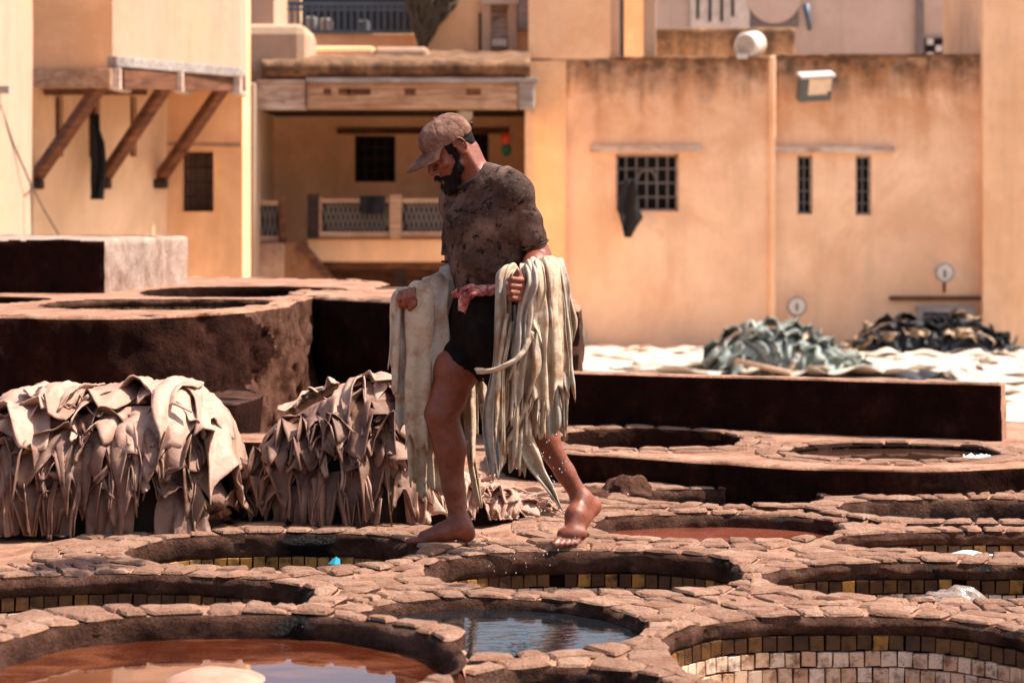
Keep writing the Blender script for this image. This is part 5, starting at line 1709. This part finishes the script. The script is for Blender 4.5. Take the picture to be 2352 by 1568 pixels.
# lower, inner layers
lo_ = [((1150, 800, -.22), (1150, 950, -.24), (1142, 1075, -.22), .075), ((1190, 820, -.2), (1196, 980, -.2), (1188, 1085, -.18), .085), ((1230, 820, -.18), (1236, 920, -.19), (1240, 1000, -.17), .075),
       ((1165, 800, -.19), (1170, 930, -.20), (1172, 1050, -.2), .07), ((1255, 800, -.14), (1266, 900, -.15), (1274, 995, -.13), .075), ((1215, 830, -.22), (1205, 930, -.24), (1170, 1010, -.23), .07),
       ((1280, 780, -.1), (1288, 860, -.12), (1296, 925, -.1), .06)]
for (a, b, c, wd) in lo_:
    k += 1
    o = strip_sheet('wet_hide', [W(a[0], a[1] - 120, a[2] + .03), W(*a), W(*b), W(*c)], [wd * .6, wd, wd * 1.1, wd * .8], HIDEW, None, .0045, 1.3, 1.7, .014, 15, 36, 160 + k, jag=.15)
    tagh(o, 'wet hide low in the bundle on the man\'s left arm, %s' % ('leftmost', 'second from the right', 'right of the middle', 'second from the left', 'near the rear shin', 'curling to the left', 'rightmost')[lo_.index((a, b, c, wd))], GR)
o = strip_sheet('wet_hide', [W(1196, 900, -.2), W(1206, 1000, -.19), W(1232, 1070, -.17), W(1262, 1120, -.16), W(1286, 1166, -.16)], [.06, .085, .075, .045, .008], HIDEW, None, .0045, 1.2, 1.3, .012, 15, 40, 301)
tagh(o, 'orange-stained hide tail dangling lowest in front of the man\'s rear shin', GR)
o = strip_sheet('wet_hide', [W(1222, 760, -.335), W(1190, 815, -.36), W(1150, 838, -.37), (W(1120, 846, -.375)), W(1092, 850, -.375)], [.035, .045, .04, .035, .022], HIDEW, None, .0045, 1.9, 1.0, .004, 13, 36, 302, face=(0, -.8, .6), jag=.05)
tagh(o, 'pale hide strip swinging out to the left across the man\'s thigh', GR)

for i in range(16):
    tx = 1165 + 8.2 * i; bx = 1135 + 11 * i + 14 * math.sin(i * 2.3); by = 905 + 95 * math.sin(i * 1.9 + .5) + (60 if i < 6 else 0); d0 = -.36 + .017 * i + .02 * math.sin(i * 3.1)
    wd = .018 + .010 * (1 + math.sin(i * 4.7))
    o = strip_sheet('hide_strip', [W(tx, 720 + 20 * math.sin(i), d0 + .04), W(tx + (bx - tx) * .4, 790, d0 + .01), W(tx + (bx - tx) * .7 + 6 * math.sin(i * 5), 860, d0), W(bx, by, d0 - .01)], [wd * .5, wd, wd * 1.1, wd * .5], HIDEW, None, .0035, 1.5, 1.6, .006, 11, 32, 700 + i, jag=.3)
    tagh(o, 'thin twisted hide strip in front on the left-arm bundle, %s from the left' % ORD[i], GR)

# -- hides over the man's right arm
GL_ = 'wet hides over the man\'s right arm'
for i, (tx, ty, bx, by, wd, dd) in enumerate(((968, 648, 958, 1010, .115, -.07), (1000, 632, 985, 960, .12, -.045), (1034, 612, 1012, 880, .10, -.015))):
    o = strip_sheet('wet_hide', [W(tx + 14, ty + 120, dd + .22), W(tx + 12, ty + 40, dd + .18), W(tx + 6, ty - 2, dd + .10), W(tx, ty + 10, dd + .035), W(tx - 4, ty + 60, dd + .022), W((tx + bx) / 2, (ty + by) / 2, dd + .03), W(bx, by, dd + .05)], [wd * .9, wd, wd, wd, wd, wd * .9, wd * .7], HIDEW, None, .005, .7, 1.6, .006, 21, 54, 401 + i, face=(-.1, -1, .1), flare=.2, jag=.2)
    tagh(o, ('broad rust-flecked cream hide draped over the man\'s right wrist', 'broad cream hide draped over the middle of the man\'s right forearm', 'cream hide draped over the man\'s right elbow')[i], GL_)
lt = [ # top, depth, bottom
    (915, 668, -.03, 903, 840, .05, 1.7), (908, 676, -.02, 912, 900, .05, 1.9), (920, 664, .0, 922, 985, .06, 1.5), (930, 660, .01, 936, 940, .055, 1.8),
    (946, 720, -.02, 940, 985, .045, 1.9), (938, 700, .02, 950, 1105, .055, 1.6), (950, 760, .045, 972, 1135, .06, 1.4), (965, 780, .05, 985, 1118, .06, 1.5),
    (1040, 616, .07, 1030, 790, .05, 2.0), (1012, 640, .10, 996, 1000, .06, 1.4)]
for (tx, ty, dy, bx, by, wd, roll) in lt:
    k += 1
    path = [W(tx + 10, ty + 80, dy + .14), W(tx + 4, ty + 18, dy + .11), W(tx, ty + 0, dy + .05), W(tx - 2, ty + 14, dy + .01), W(tx + (bx - tx) * .5, ty + (by - ty) * .5, dy), W(bx, by, dy + .02)]
    o = strip_sheet('wet_hide', path, [wd * .7, wd, wd * 1.05, wd, wd * .8], HIDEW, None, .0045, roll, 1.2, .007, 15, 44, 410 + k)
    tagh(o, 'narrow wet hide on the man\'s right forearm, %s counted from his fist' % ORD[lt.index((tx, ty, dy, bx, by, wd, roll))], GL_)
bt = [((1045, 780, .16), (1052, 900, .17), (1060, 1010, .16), .06), ((1070, 830, .16), (1085, 920, .16), (1092, 990, .15), .06), ((1060, 850, .14), (1075, 1000, .14), (1100, 1150, .13), .045),
      ((1040, 900, .13), (1052, 1050, .13), (1062, 1160, .12), .06), ((1075, 850, .13), (1078, 950, .13), (1084, 1060, .12), .05), ((1090, 800, .17), (1104, 880, .17), (1112, 965, .16), .05),
      ((985, 980, .12), (1000, 1060, .12), (1010, 1130, .11), .07)]
for (a, b, c, wd) in bt:
    k += 1
    o = strip_sheet('wet_hide', [W(a[0] - 12, a[1] - 110, a[2] + .01), W(*a), W(*b), W(*c)], [wd * .8, wd, wd, wd * .45], HIDEW, None, .0045, 1.4, 1.5, .010, 15, 36, 470 + k, jag=.15)
    tagh(o, 'wet hide hanging behind the man\'s front leg, %s of seven ends' % ('upper left', 'middle', 'lowest', 'lowest but one', 'third lowest', 'rightmost', 'leftmost')[bt.index((a, b, c, wd))], GL_)

# sash ends and knot
blobk = strip_sheet('knot', [W(1096, 664, -.155), W(1108, 672, -.17), W(1122, 668, -.165)], [.03, .04, .03], SASH, sash, .012, 2.2, 1, .004, 13, 16, 7)
strip_sheet('sash_end', [W(1102, 668, -.165), W(1086, 672, -.172), W(1070, 684, -.165), W(1064, 704, -.15), W(1062, 716, -.145)], [.022, .035, .040, .036, .03], SASH, sash, .005, .7, .8, .006, 15, 28, 8, face=(-.2, -.9, .2), jag=.35)
strip_sheet('sash_end', [W(1102, 666, -.16), W(1080, 662, -.162), W(1062, 672, -.15), W(1056, 688, -.14)], [.022, .032, .034, .024], SASH, sash, .005, 1.1, 1.0, .005, 15, 24, 9, face=(-.2, -.9, .3), jag=.3)

# -- heaps
def heap(sil, Y, basepx, front, back, name_core, core_mat):
    """heap with the silhouette sil [(px,py)] at distance Y; returns surface function S(px, phi) phi 0 ridge .. pi/2 front foot"""
    sx_ = np.array([q[0] for q in sil], float); sy_ = np.array([q[1] for q in sil], float)
    zb = basepx
    hmax = max(ZC - (s - HY) * Y / FPX - zb for s in sy_)
    def S(px, phi):
        px = np.asarray(px, float); phi = np.asarray(phi, float)
        py = np.interp(px, sx_, sy_)
        h = np.maximum(.02, ZC - (py - HY) * Y / FPX - zb)
        g = np.sqrt(np.clip(h / hmax, .02, 1))
        sn = np.sign(np.sin(phi)) * np.abs(np.sin(phi)) ** .75
        cs = np.maximum(np.cos(phi), 0) ** .62
        dep = np.where(phi >= 0, front, back) * g
        y = Y - dep * sn
        z = zb + h * cs - np.maximum(phi - math.pi / 2, 0) * .1
        x = (px - CX) * Y / FPX
        return np.stack([x, y, z], -1)
    return S
def heap_core(S, x0, x1, mat, shrink=.03):
    xs = np.linspace(x0, x1, 40); ph = np.linspace(-1.57, 1.57, 24)
    Gd = np.array([[S(a, b) for b in ph] for a in xs])
    Gd[:, :, 2] -= shrink; Gd[:, :, 1] += shrink * np.sin(ph)[None, :] * 1.4
    v = Gd.reshape(-1, 3); m = len(ph)
    f = [[i * m + j, (i + 1) * m + j, (i + 1) * m + j + 1, i * m + j + 1] for i in range(len(xs) - 1) for j in range(m - 1)]
    return v, f
def flap(S, px, phi0, wpx, dphi, seed, lift=.012, flare=.05, folds=2.5, amp=.02, thick=.005, m=19, n=22, mat=HIDEP, skew=0.0, tip=.25, name='hide', zmin=.012):
    rg = np.random.default_rng(seed)
    u = np.linspace(-1, 1, m)[:, None]; v = np.linspace(0, 1, n)[None, :]
    ph = rg.uniform(0, 6.28, 6)
    hem = 1 + tip * np.interp(u[:, 0], np.linspace(-1, 1, 6), rg.uniform(-1, 1, 6))[:, None]
    wv = wpx / 2 * (1 + .16 * np.sin(v * 4 + ph[0]) + .12 * np.sin(v * 9 + ph[1])) * (1 - .25 * v * rg.random())
    X = px + u * wv + skew * v * wpx + 4 * np.sin(v * 7 + ph[2])
    Ph = phi0 + dphi * v * (1 + (hem - 1) * v) 
    Pt = S(X, Ph)
    e = 1e-2
    tx = S(X + 2, Ph) - Pt; tp = S(X, Ph + e) - Pt
    Nn = np.cross(tx, tp); Nn /= np.linalg.norm(Nn, axis=2, keepdims=True) + 1e-9
    Nn = np.where(Nn[..., 1:2] > .6, -Nn, Nn)
    flip = np.where((Nn[..., 2] < 0) & (np.cos(Ph) > .15), -1, 1)[..., None]; Nn = Nn * flip
    vv = v ** .8
    rip = amp * vv * (np.sin(folds * math.pi * u + ph[3] + 1.2 * np.sin(v * 3 + ph[4])) + .45 * np.sin(2.3 * folds * math.pi * u + ph[5] + v * 2))
    off = lift + flare * v ** 1.6 + rip + .02 * amp
    off = np.maximum(off, .002 + .01 * v)
    # curled hem
    curl = np.clip((v - .85) / .15, 0, 1) ** 2 * rg.uniform(-.01, .03)
    Gd = Pt + Nn * (off + curl)[..., None]
    Gd = Gd + Nn * (fbm(Gd.reshape(-1, 3), 9, seed % 40, 2) * .014 + fbm(Gd.reshape(-1, 3), 30, seed % 31, 2) * .004).reshape(m, n)[..., None]
    Gd[..., 2] = np.maximum(Gd[..., 2], zmin)
    return sheet(name, Gd, thick, mat)

rg = random.Random(77)
# left heap
silA = [(-260, 960), (-120, 925), (0, 948), (60, 922), (120, 915), (220, 922), (300, 914), (400, 908), (432, 914), (462, 938), (495, 985), (518, 1040), (534, 1110), (542, 1190)]
SA = heap(silA, 10.14, 0.0, .56, .5, 'a', HIDED)
v_, f_ = heap_core(SA, -260, 540, HIDED)
tag(obj('heap_core', v_, f_, HIDED), 'dark inside of the left hide heap glimpsed between the hides', 'heap core')
GA = 'hides of the left heap'
def row(S, x0, x1, phi0, dphi, n, w, group, lab, mat, seed, **kw):
    for i in range(n):
        x = x0 + (x1 - x0) * (i + .5 + rg.uniform(-.35, .35)) / n
        o = flap(S, x, phi0 + rg.uniform(-.14, .14), w * rg.uniform(.65, 1.35), dphi * rg.uniform(.75, 1.3), seed + i, mat=mat, skew=rg.uniform(-.45, .45), **kw)
        tag(o, lab + ', %s from the left' % ORD[i], 'hide', group)
row(SA, -40, 540, 1.22, .32, 11, 92, GA, 'ragged hide at the foot of the left heap', HIDEP, 1000, lift=.008, flare=.03, folds=.9, amp=.016, tip=.6)
row(SA, -40, 540, 1.04, .34, 11, 95, GA, 'ragged hide low on the left heap', HIDEP, 1100, lift=.012, flare=.035, folds=1.0, amp=.020, tip=.65)
row(SA, -40, 536, .86, .36, 11, 98, GA, 'ragged hide halfway up the left heap', HIDEP, 1200, lift=.018, flare=.04, folds=1.0, amp=.022, tip=.65)
row(SA, -40, 530, .66, .38, 10, 100, GA, 'ragged hide high on the left heap', HIDEP, 1300, lift=.022, flare=.045, folds=1.0, amp=.022, tip=.65)
row(SA, -30, 510, .42, .40, 7, 115, GA, 'pale hide under the top sheets of the left heap', HIDEPT, 1350, lift=.028, flare=.045, folds=1.2, amp=.022, tip=.5)
for i, (x, p0, wpx, dp, lab) in enumerate(((40, -1.0, 260, 1.75, 'broad pale hide spread over the left end of the left heap'), (215, -1.0, 230, 1.58, 'broad pale hide over the top of the left heap, second from the left edge'),
                                    (330, -.9, 220, 1.6, 'broad pale hide over the middle of the left heap'), (420, -.9, 190, 1.68, 'broad pale hide over the right shoulder of the left heap'), (490, -.7, 120, 1.75, 'pale hide over the right end of the left heap'), (150, -.2, 130, .88, 'pale hide with a curled hem near the left of the heap top'))):
    tag(flap(SA, x, p0, wpx, dp, 1400 + i, .030 + .006 * i, .040, 1.9, .022, .006, 31, 44, HIDEPT, tip=.22), lab, 'hide', GA)
def scraps(S, x0, x1, n, group, lab, seed, lo=.45, hi=1.35):
    for i, x in enumerate(sorted(rg.uniform(x0, x1) for _ in range(n))):
        p0 = rg.uniform(lo, hi); L_ = rg.uniform(.18, .42); dx = rg.uniform(-40, 40)
        pts = []
        for t_ in np.linspace(0, 1, 5):
            e = S(x + dx * t_ + 3 * math.sin(6 * t_ + i), min(p0 + L_ * t_, 1.6))
            pts.append(e + np.array((0, -.03 - .05 * t_ - .008 * math.sin(5 * t_ + i), .012)))
        w0 = rg.uniform(.018, .05)
        o = strip_sheet('hide_scrap', pts, [w0 * .6, w0, w0 * 1.1, w0 * rg.uniform(.3, 1)], HIDEP if rg.random() < .6 else HIDEPT, None, .005, rg.uniform(.8, 2.2), 1.3, .006, 9, 18, seed + i, jag=.3)
        tag(o, lab + ', %s from the left' % ORD[i], 'hide scrap', group)
scraps(SA, -30, 535, 34, GA, 'torn hide scrap dangling on the left heap', 5000)
# right heap
silB = [(540, 1200), (575, 1080), (620, 1010), (660, 968), (700, 945), (740, 925), (790, 902), (840, 888), (880, 886), (915, 905), (940, 960), (970, 1010), (1010, 1050), (1060, 1085), (1120, 1105), (1190, 1125), (1240, 1170), (1262, 1215)]
SB = heap(silB, 10.35, 0.0, .50, .5, 'b', HIDED)
v_, f_ = heap_core(SB, 540, 1262, HIDED)
tag(obj('heap_core', v_, f_, HIDED), 'dark inside of the hide heap behind the man\'s legs', 'heap core')
GB = 'hides of the heap behind the man'
row(SB, 550, 960, 1.22, .32, 11, 70, GB, 'ragged hide at the foot of the heap behind the man', HIDEP, 2000, lift=.008, flare=.03, folds=.9, amp=.016, tip=.6)
row(SB, 560, 960, 1.02, .34, 11, 72, GB, 'ragged hide low on the heap behind the man', HIDEP, 2100, lift=.012, flare=.04, folds=1.0, amp=.020, tip=.65)
row(SB, 580, 960, .84, .36, 10, 76, GB, 'ragged hide halfway up the heap behind the man', HIDEP, 2200, lift=.018, flare=.045, folds=1.0, amp=.022, tip=.65)
row(SB, 610, 950, .62, .38, 9, 80, GB, 'ragged hide high on the heap behind the man', HIDEP, 2300, lift=.024, flare=.05, folds=1.0, amp=.022, tip=.65)
row(SB, 650, 935, .34, .45, 7, 82, GB, 'folded hide near the top of the heap behind the man', HIDEP, 2400, lift=.03, flare=.045, folds=1.1, amp=.022, tip=.5)
row(SB, 700, 930, -.4, .85, 6, 95, GB, 'hide slung over the heap top behind the man', HIDEPT, 2500, lift=.034, flare=.035, folds=1.2, amp=.018, tip=.4)
row(SB, 950, 1250, .2, 1.0, 8, 80, GB, 'crumpled hide on the low tail behind the man\'s legs', HIDEPT, 2600, lift=.012, flare=.03, folds=2.4, amp=.016)
row(SB, 950, 1250, .75, .7, 10, 60, GB, 'small hide along the low tail behind the man\'s legs', HIDEPT, 2700, lift=.012, flare=.03, folds=2.4, amp=.016)
scraps(SB, 570, 960, 30, GB, 'torn hide scrap dangling on the heap behind the man', 5200)
# wrinkled loops on the low tail
for i, x in enumerate(sorted(rg.uniform(1050, 1235) for _ in range(26))):
    p0 = rg.uniform(.2, 1.25)
    c = SB(x, p0); a = rg.uniform(-.5, .5); l = rg.uniform(.06, .14)
    d = np.array((math.cos(a), .2 * math.sin(a), -.25 + .3 * rg.random()))
    up = np.array((0, -.4, .35))
    pts = [c + d * (t_ - .5) * 2 * l + up * (.035 + .02 * math.sin(3.1 * t_ + i)) + np.array((0, .012 * math.sin(t_ * 9 + i), .012 * math.sin(t_ * 7 + i * 2))) for t_ in np.linspace(0, 1, 6)]
    o = strip_sheet('hide', pts, [.02, .035, .04, .035, .02], HIDEPT, None, .005, 2.0, 1.2, .006, 11, 22, 2800 + i, face=(0, -.6, .8))
    tag(o, 'thin rolled hide in the tail behind the man\'s legs, %s from the left' % ORD[i], 'hide', GB)

# -- white hides drying in the yard and the two far heaps
ZY = -1.58
YARD = mat_clay('pale_yard_dust', [(.3, (.3, .2, .14)), (.7, (.52, .39, .29))], 3, bump=.4)
tag(MB().box((-16, 20.5, -2.0), (18, 49.0, ZY)).build('yard', YARD), kind='structure')  # unseen left stretch added pale to bounce warm light onto the houses
HIDEC = mat_hide('bleached_white_hide', (.62, .53, .44), (.50, .36, .26), (.58, .48, .39), .7, 2.2)
rgn = np.random.default_rng(9)
cnt = 0
for j, yy in enumerate(np.linspace(47.9, 31.0, 20)):
    x_l, x_r = (1310 - CX) * yy / FPX - .2, (2440 - CX) * yy / FPX
    if yy < 41.5: x_l = (2200 - CX) * yy / FPX
    nn_ = max(1, int((x_r - x_l) / 1.25))
    for i in range(nn_):
        x = x_l + (x_r - x_l) * (i + .5) / nn_ + rgn.uniform(-.25, .25)
        u = np.linspace(-1, 1, 21)[:, None]; v = np.linspace(-1, 1, 11)[None, :]
        ph = rgn.uniform(0, 6.28, 6); a = rgn.uniform(-.4, .4)
        rx_, ry_ = rgn.uniform(.7, 1.05), rgn.uniform(.55, .8)
        ed = 1 + .12 * np.sin(3 * u + ph[0]) * np.sin(2 * v + ph[1])
        lx = u * rx_ * ed * (1 - .18 * v * v); ly = v * ry_ * ed * (1 - .18 * u * u)
        zz_ = .03 + .05 * (1 + np.sin(5 * u + ph[2] + 2 * v)) * (1 + np.sin(3 * v + ph[5])) * .5 + .03 * (1 + np.sin(6 * v + ph[3])) + .006 * (i % 3) + .005 * (j % 3)
        zz_ = zz_ + .16 * np.clip(np.abs(v) - .75, 0, 1) * (1 + np.sin(4 * u + ph[4]))
        Gd = np.stack([x + lx * math.cos(a) - ly * math.sin(a), yy + lx * math.sin(a) + ly * math.cos(a), ZY + zz_ + 0 * lx], -1)
        o = sheet('drying_hide', Gd, .01, HIDEC)
        tag(o, 'white hide drying in the yard, %s row from the wall, %s from the left' % (ORD[j], ORD[i]), 'hide', 'white hides drying in the yard'); cnt += 1
print('drying', cnt)
HIDEG = mat_hide('grey_green_hide', (.26, .29, .25), (.06, .07, .075), (.4, .42, .38), .9, 3)
HIDEB = mat_hide('blue_black_hide', (.018, .02, .026), (.03, .03, .035), (.05, .05, .055), .6, 6)
HIDET = mat_hide('tan_hide', (.42, .28, .17), (.16, .09, .05), (.5, .36, .24), .7, 6)
def far_heap(sil, Y, front, lab, mats, seed, group, base=ZY):
    S = heap(sil, Y, base, front, .5, '', HIDED)
    x0, x1 = sil[0][0], sil[-1][0]
    v_, f_ = heap_core(S, x0, x1, HIDED)
    o = obj('heap_core', v_, f_, mats[0]); tag(o, lab[0], 'heap core')
    n = 0
    for p0, dp, num in ((1.05, .5, 8), (.75, .5, 8), (.4, .55, 7), (-.4, .9, 6)):
        for i in range(num):
            x = x0 + (x1 - x0) * (i + .5 + rg.uniform(-.3, .3)) / num
            m_ = mats[rg.choice(range(len(mats)))]
            n += 1
            f = flap(S, x, p0, (x1 - x0) / num * rg.uniform(.9, 1.7), dp * rg.uniform(.8, 1.2), seed + n, .05, .14, 1.7, .09, .015, 17, 14, m_, rg.uniform(-.3, .3), name='hide', zmin=base + .02)
            tag(f, lab[1] + ', %s row from the top, %s from the left' % ({1.05: 'lowest', .75: 'third', .4: 'second', -.4: 'top'}[p0].replace('lowest', 'fourth').replace('top', 'first'), ORD[i]), 'hide', group)
silG = [(1635, 850), (1650, 800), (1690, 765), (1740, 752), (1800, 752), (1850, 770), (1890, 800), (1930, 826), (1972, 850)]
far_heap(silG, 42.5, 1.1, ('dark inside of the grey-green hide heap', 'hide in the grey-green heap'), [HIDEG, HIDEG, HIDEG], 3000, 'hides of the grey-green heap')
silK = [(1962, 802), (1985, 770), (2030, 745), (2080, 736), (2140, 748), (2200, 736), (2240, 752), (2280, 780), (2318, 802)]
far_heap(silK, 47.4, .9, ('dark inside of the black and tan hide heap', 'hide in the black and tan heap'), [HIDEB, HIDEB, HIDET], 3200, 'hides of the black and tan heap')
POLE = mat_wood('pale_pole', (.62, .42, .29), (.45, .28, .18))
tag(MB().tube([P(1812, 856, 41.0), P(1858, 760, 41.9)], .05, 10).build('pole', POLE, smooth=True), 'pale wooden pole leaning upright on the grey-green heap', 'pole')
tag(MB().tube([P(1690, 828, 41.2), P(1815, 856, 40.6)], .045, 10).build('pole', POLE, smooth=True), 'pale wooden pole lying in front of the grey-green heap', 'pole')
tag(flap(heap([(2055, 872), (2085, 860), (2130, 858), (2180, 872)], 38.5, ZY, .6, .6, '', 0), 2118, -.6, 110, 1.6, 3400, .03, .05, 2, .05, .015, 15, 14, HIDEB, zmin=ZY + .02), 'dark hide lying alone on the white hides behind the low wall', 'hide')
# ------------------------------------------------------------------ small things
# steps and blocks between the heaps and by the vats
def block(name, x0, x1, y0, y1, z0, z1, label, mat_side=CLAYWALL, mat_top=CLAYTOP, seed=1, cat='step', rnd=0, jit=.012):
    return raised(name, [(x0, y0), (x1, y0), (x1, y1), (x0, y1)], z0, z1, mat_side, mat_top, label, (), jit, rnd, .008, .02, seed, cat=cat, per=.03, levels=6)
xa = lambda px, Y: (px - CX) * Y / FPX
block('clay_step', xa(440, 11.9), xa(566, 11.9), 11.9, 12.9, -.03, .34, 'clay block at the foot of the drum above the gap between the heaps', seed=41, mat_top=CLAYBAND, jit=.03, rnd=1)
block('clay_step', xa(500, 11.6), xa(720, 11.6), 11.55, 12.0, -.03, .19, 'upper clay step in the gap between the two hide heaps', seed=42)
block('clay_step', xa(490, 11.2), xa(760, 11.2), 11.15, 11.55, -.03, .10, 'lower clay step in the gap between the two hide heaps', seed=43)
for px_, Y_, r_, lab_, sd_ in ((1440, 11.02, (.11, .16, .085), 'rough clay lump beside the narrow half-hidden vat', 3), (1350, 10.85, (.12, .14, .05), 'flat clay lump right of the wrinkled hide tail', 4)):
    o = blob('clay_lump', (xa(px_, Y_), Y_, -.005), r_, CLAYEARTH, None, sd_, .45, 36, 22)
    tag(o, lab_, 'clay lump', 'clay lumps on the terrace')

# swollen hide in the red-brown dye
SW = mat_hide('soaked_pink_hide', (.42, .24, .17), (.32, .13, .075), (.4, .22, .16), .6, 9)
c = G(495, 1562, .03)
o = blob('floating_hide', (c[0], c[1], .006), (.15, .15, .056), SW, None, 5, .10, 32, 18)
tag(o, 'swollen pink hide rising out of the red-brown dye', 'hide')
# white hides in the milky vat
for i, (px, py, l, s_) in enumerate(((2150, 1268, .16, 1), (2230, 1274, .15, 2))):
    c = G(px, py, -.088)
    u = np.linspace(-1, 1, 25)[:, None]; v = np.linspace(-1, 1, 11)[None, :]
    Gd = np.stack([c[0] + u * l + 0 * v, c[1] + v * .05 + .02 * np.sin(3 * u + s_), -.088 + .016 * np.cos(v * 1.5) * (1 + .5 * np.sin(5 * u + s_)) * (1 - u ** 4) - .006 + 0 * u], -1)
    tag(sheet('floating_hide', Gd, .005, mat_hide('soaked_white_hide_%d' % i, (.8, .74, .68), (.7, .6, .5), (.8, .75, .7), .4, 9)), ('white hide floating at the left in the milky vat', 'white hide floating at the right in the milky vat')[i], 'hide', 'hides floating in the milky vat')
# foam
FO = mat_plain('white_foam', (.75, .72, .68), .7, 0, .2, 40)
fm = MB()
rr_ = random.Random(3)
for i in range(40):
    c = G(2212 + rr_.random() * 62, 1044 + rr_.random() * 9, ZP - .024)
    r = rr_.uniform(.006, .014)
    pts = [(c[0] + r * math.cos(a), c[1] + r * math.sin(a), ZP - .026) for a in np.linspace(0, 2 * math.pi, 9)[:-1]]
    fm.add(pts + [(c[0], c[1], ZP - .024 + r * .8)], [[k_, (k_ + 1) % 8, 8] for k_ in range(8)])
fo = fm.build('foam', FO, smooth=True); tag(fo, 'white foam at the right end of the brim-full brown vat', 'foam', kind='stuff')
# plastic bag
t = NT('clear_crumpled_plastic'); p = t.pos()
PLAS = t.fin((.30, .21, .165), .14, t.bump(t.noise(p, 30, 3), .4, .01), .6)
PLAS.node_tree.nodes['Principled BSDF'].inputs['Transmission Weight'].default_value = .35
c = G(2190, 1396, -.03)
v = []; nu, nv_ = 26, 12
for j in range(nv_ + 1):
    ph = math.pi / 2 * j / nv_
    for i in range(nu):
        a = 2 * math.pi * i / nu
        v.append((math.cos(ph) * math.cos(a), math.cos(ph) * math.sin(a), math.sin(ph)))
v = np.array(v); q = np.round(v * 2.6 + fbm(v, 2, 3)[:, None]) * .06
v = v * (1 + .22 * vnoise(v, 2.6, 5) + .10 * np.abs(vnoise(v, 5.5, 8)))[:, None]
v = v * np.array((.135, .085, .078)) + np.array((c[0], c[1] + .05, -.055))
f = [[j * nu + i, j * nu + (i + 1) % nu, (j + 1) * nu + (i + 1) % nu, (j + 1) * nu + i] for j in range(nv_) for i in range(nu)]
tag(obj('plastic_bag', v, f, PLAS, None, False), 'crumpled clear plastic bag in the tiled vat at the right edge', 'bag')
# blue wrapper
c = G(768, 1300, .012)
wv = [(c[0] + dx * .75, c[1] + dy * .75, .02 + dz * .75) for dx, dy, dz in ((-.03, 0, .002), (.008, .01, .035), (.026, .005, .025), (.03, -.01, .001), (.002, -.018, .001), (-.012, .012, .02))]
wr_ = MB().add(wv, [[0, 4, 1], [4, 3, 2, 1], [0, 1, 5]]).build('wrapper', mat_plain('turquoise_plastic', (.02, .33, .45), .35))
sol = wr_.modifiers.new('s', 'SOLIDIFY'); sol.thickness = .002
tag(wr_, 'small turquoise plastic scrap on the rim between two left vats', 'plastic scrap')
# falling water drops
t = NT('water_drop'); WD = t.fin((.9, .92, .95), .05, None, .8); WD.node_tree.nodes['Principled BSDF'].inputs['Transmission Weight'].default_value = .4
dm = MB(); rr_ = random.Random(8)
def drop(px, py, dy, r, st):
    c = W(px, py, dy)
    v = []
    for j in range(5):
        ph = math.pi * j / 4
        for i in range(6):
            a = math.pi / 3 * i
            v.append((c[0] + r * math.sin(ph) * math.cos(a), c[1] + r * math.sin(ph) * math.sin(a), c[2] + r * st * math.cos(ph)))
    dm.add(v, [[j * 6 + i, (j + 1) * 6 + i, (j + 1) * 6 + (i + 1) % 6, j * 6 + (i + 1) % 6] for j in range(4) for i in range(6)])
for i in range(110):
    z = rr_.random()
    if z < .35: drop(rr_.gauss(1110, 18), rr_.uniform(860, 1060), -.25 + rr_.uniform(-.1, .1), rr_.uniform(.0010, .0024), 1.2)
    elif z < .75: drop(rr_.gauss(1255, 32), rr_.uniform(990, 1190), -.2 + rr_.uniform(-.15, .1), rr_.uniform(.0009, .0022), 1.8)
    else: drop(rr_.gauss(1210, 60), rr_.uniform(1190, 1330), -.2 + rr_.uniform(-.2, .1), rr_.uniform(.0009, .0018), 2.6)
tag(dm.build('water_drops', WD, smooth=True), 'water drops falling from the wet hides', 'water drops', kind='stuff')

# crumbs of dry clay on the terrace
cr = MB(); rr_ = random.Random(21)
for i in range(900):
    x, y = rr_.uniform(-1.8, 2.2), rr_.uniform(6.6, 11.0)
    d_ = min(float(v.dist(np.array(x), np.array(y))) for v in VATS)
    if d_ < .02: continue
    z_ = float(deck_z(np.array([x]), np.array([y]))[0]) + .012
    r = rr_.uniform(.002, .008) * (1 if rr_.random() < .9 else 1.8)
    v = [(x + r * rr_.uniform(.6, 1.2) * math.cos(a), y + r * rr_.uniform(.6, 1.2) * math.sin(a), z_ - .004) for a in np.linspace(0, 6.28, 6)[:-1]]
    v.append((x + rr_.uniform(-.3, .3) * r, y, z_ + r * rr_.uniform(.4, 1)))
    cr.add(v, [[k_, (k_ + 1) % 5, 5] for k_ in range(5)])
tag(cr.build('clay_crumbs', STONE), 'crumbs of dry clay scattered over the terrace', 'crumbs', kind='stuff')
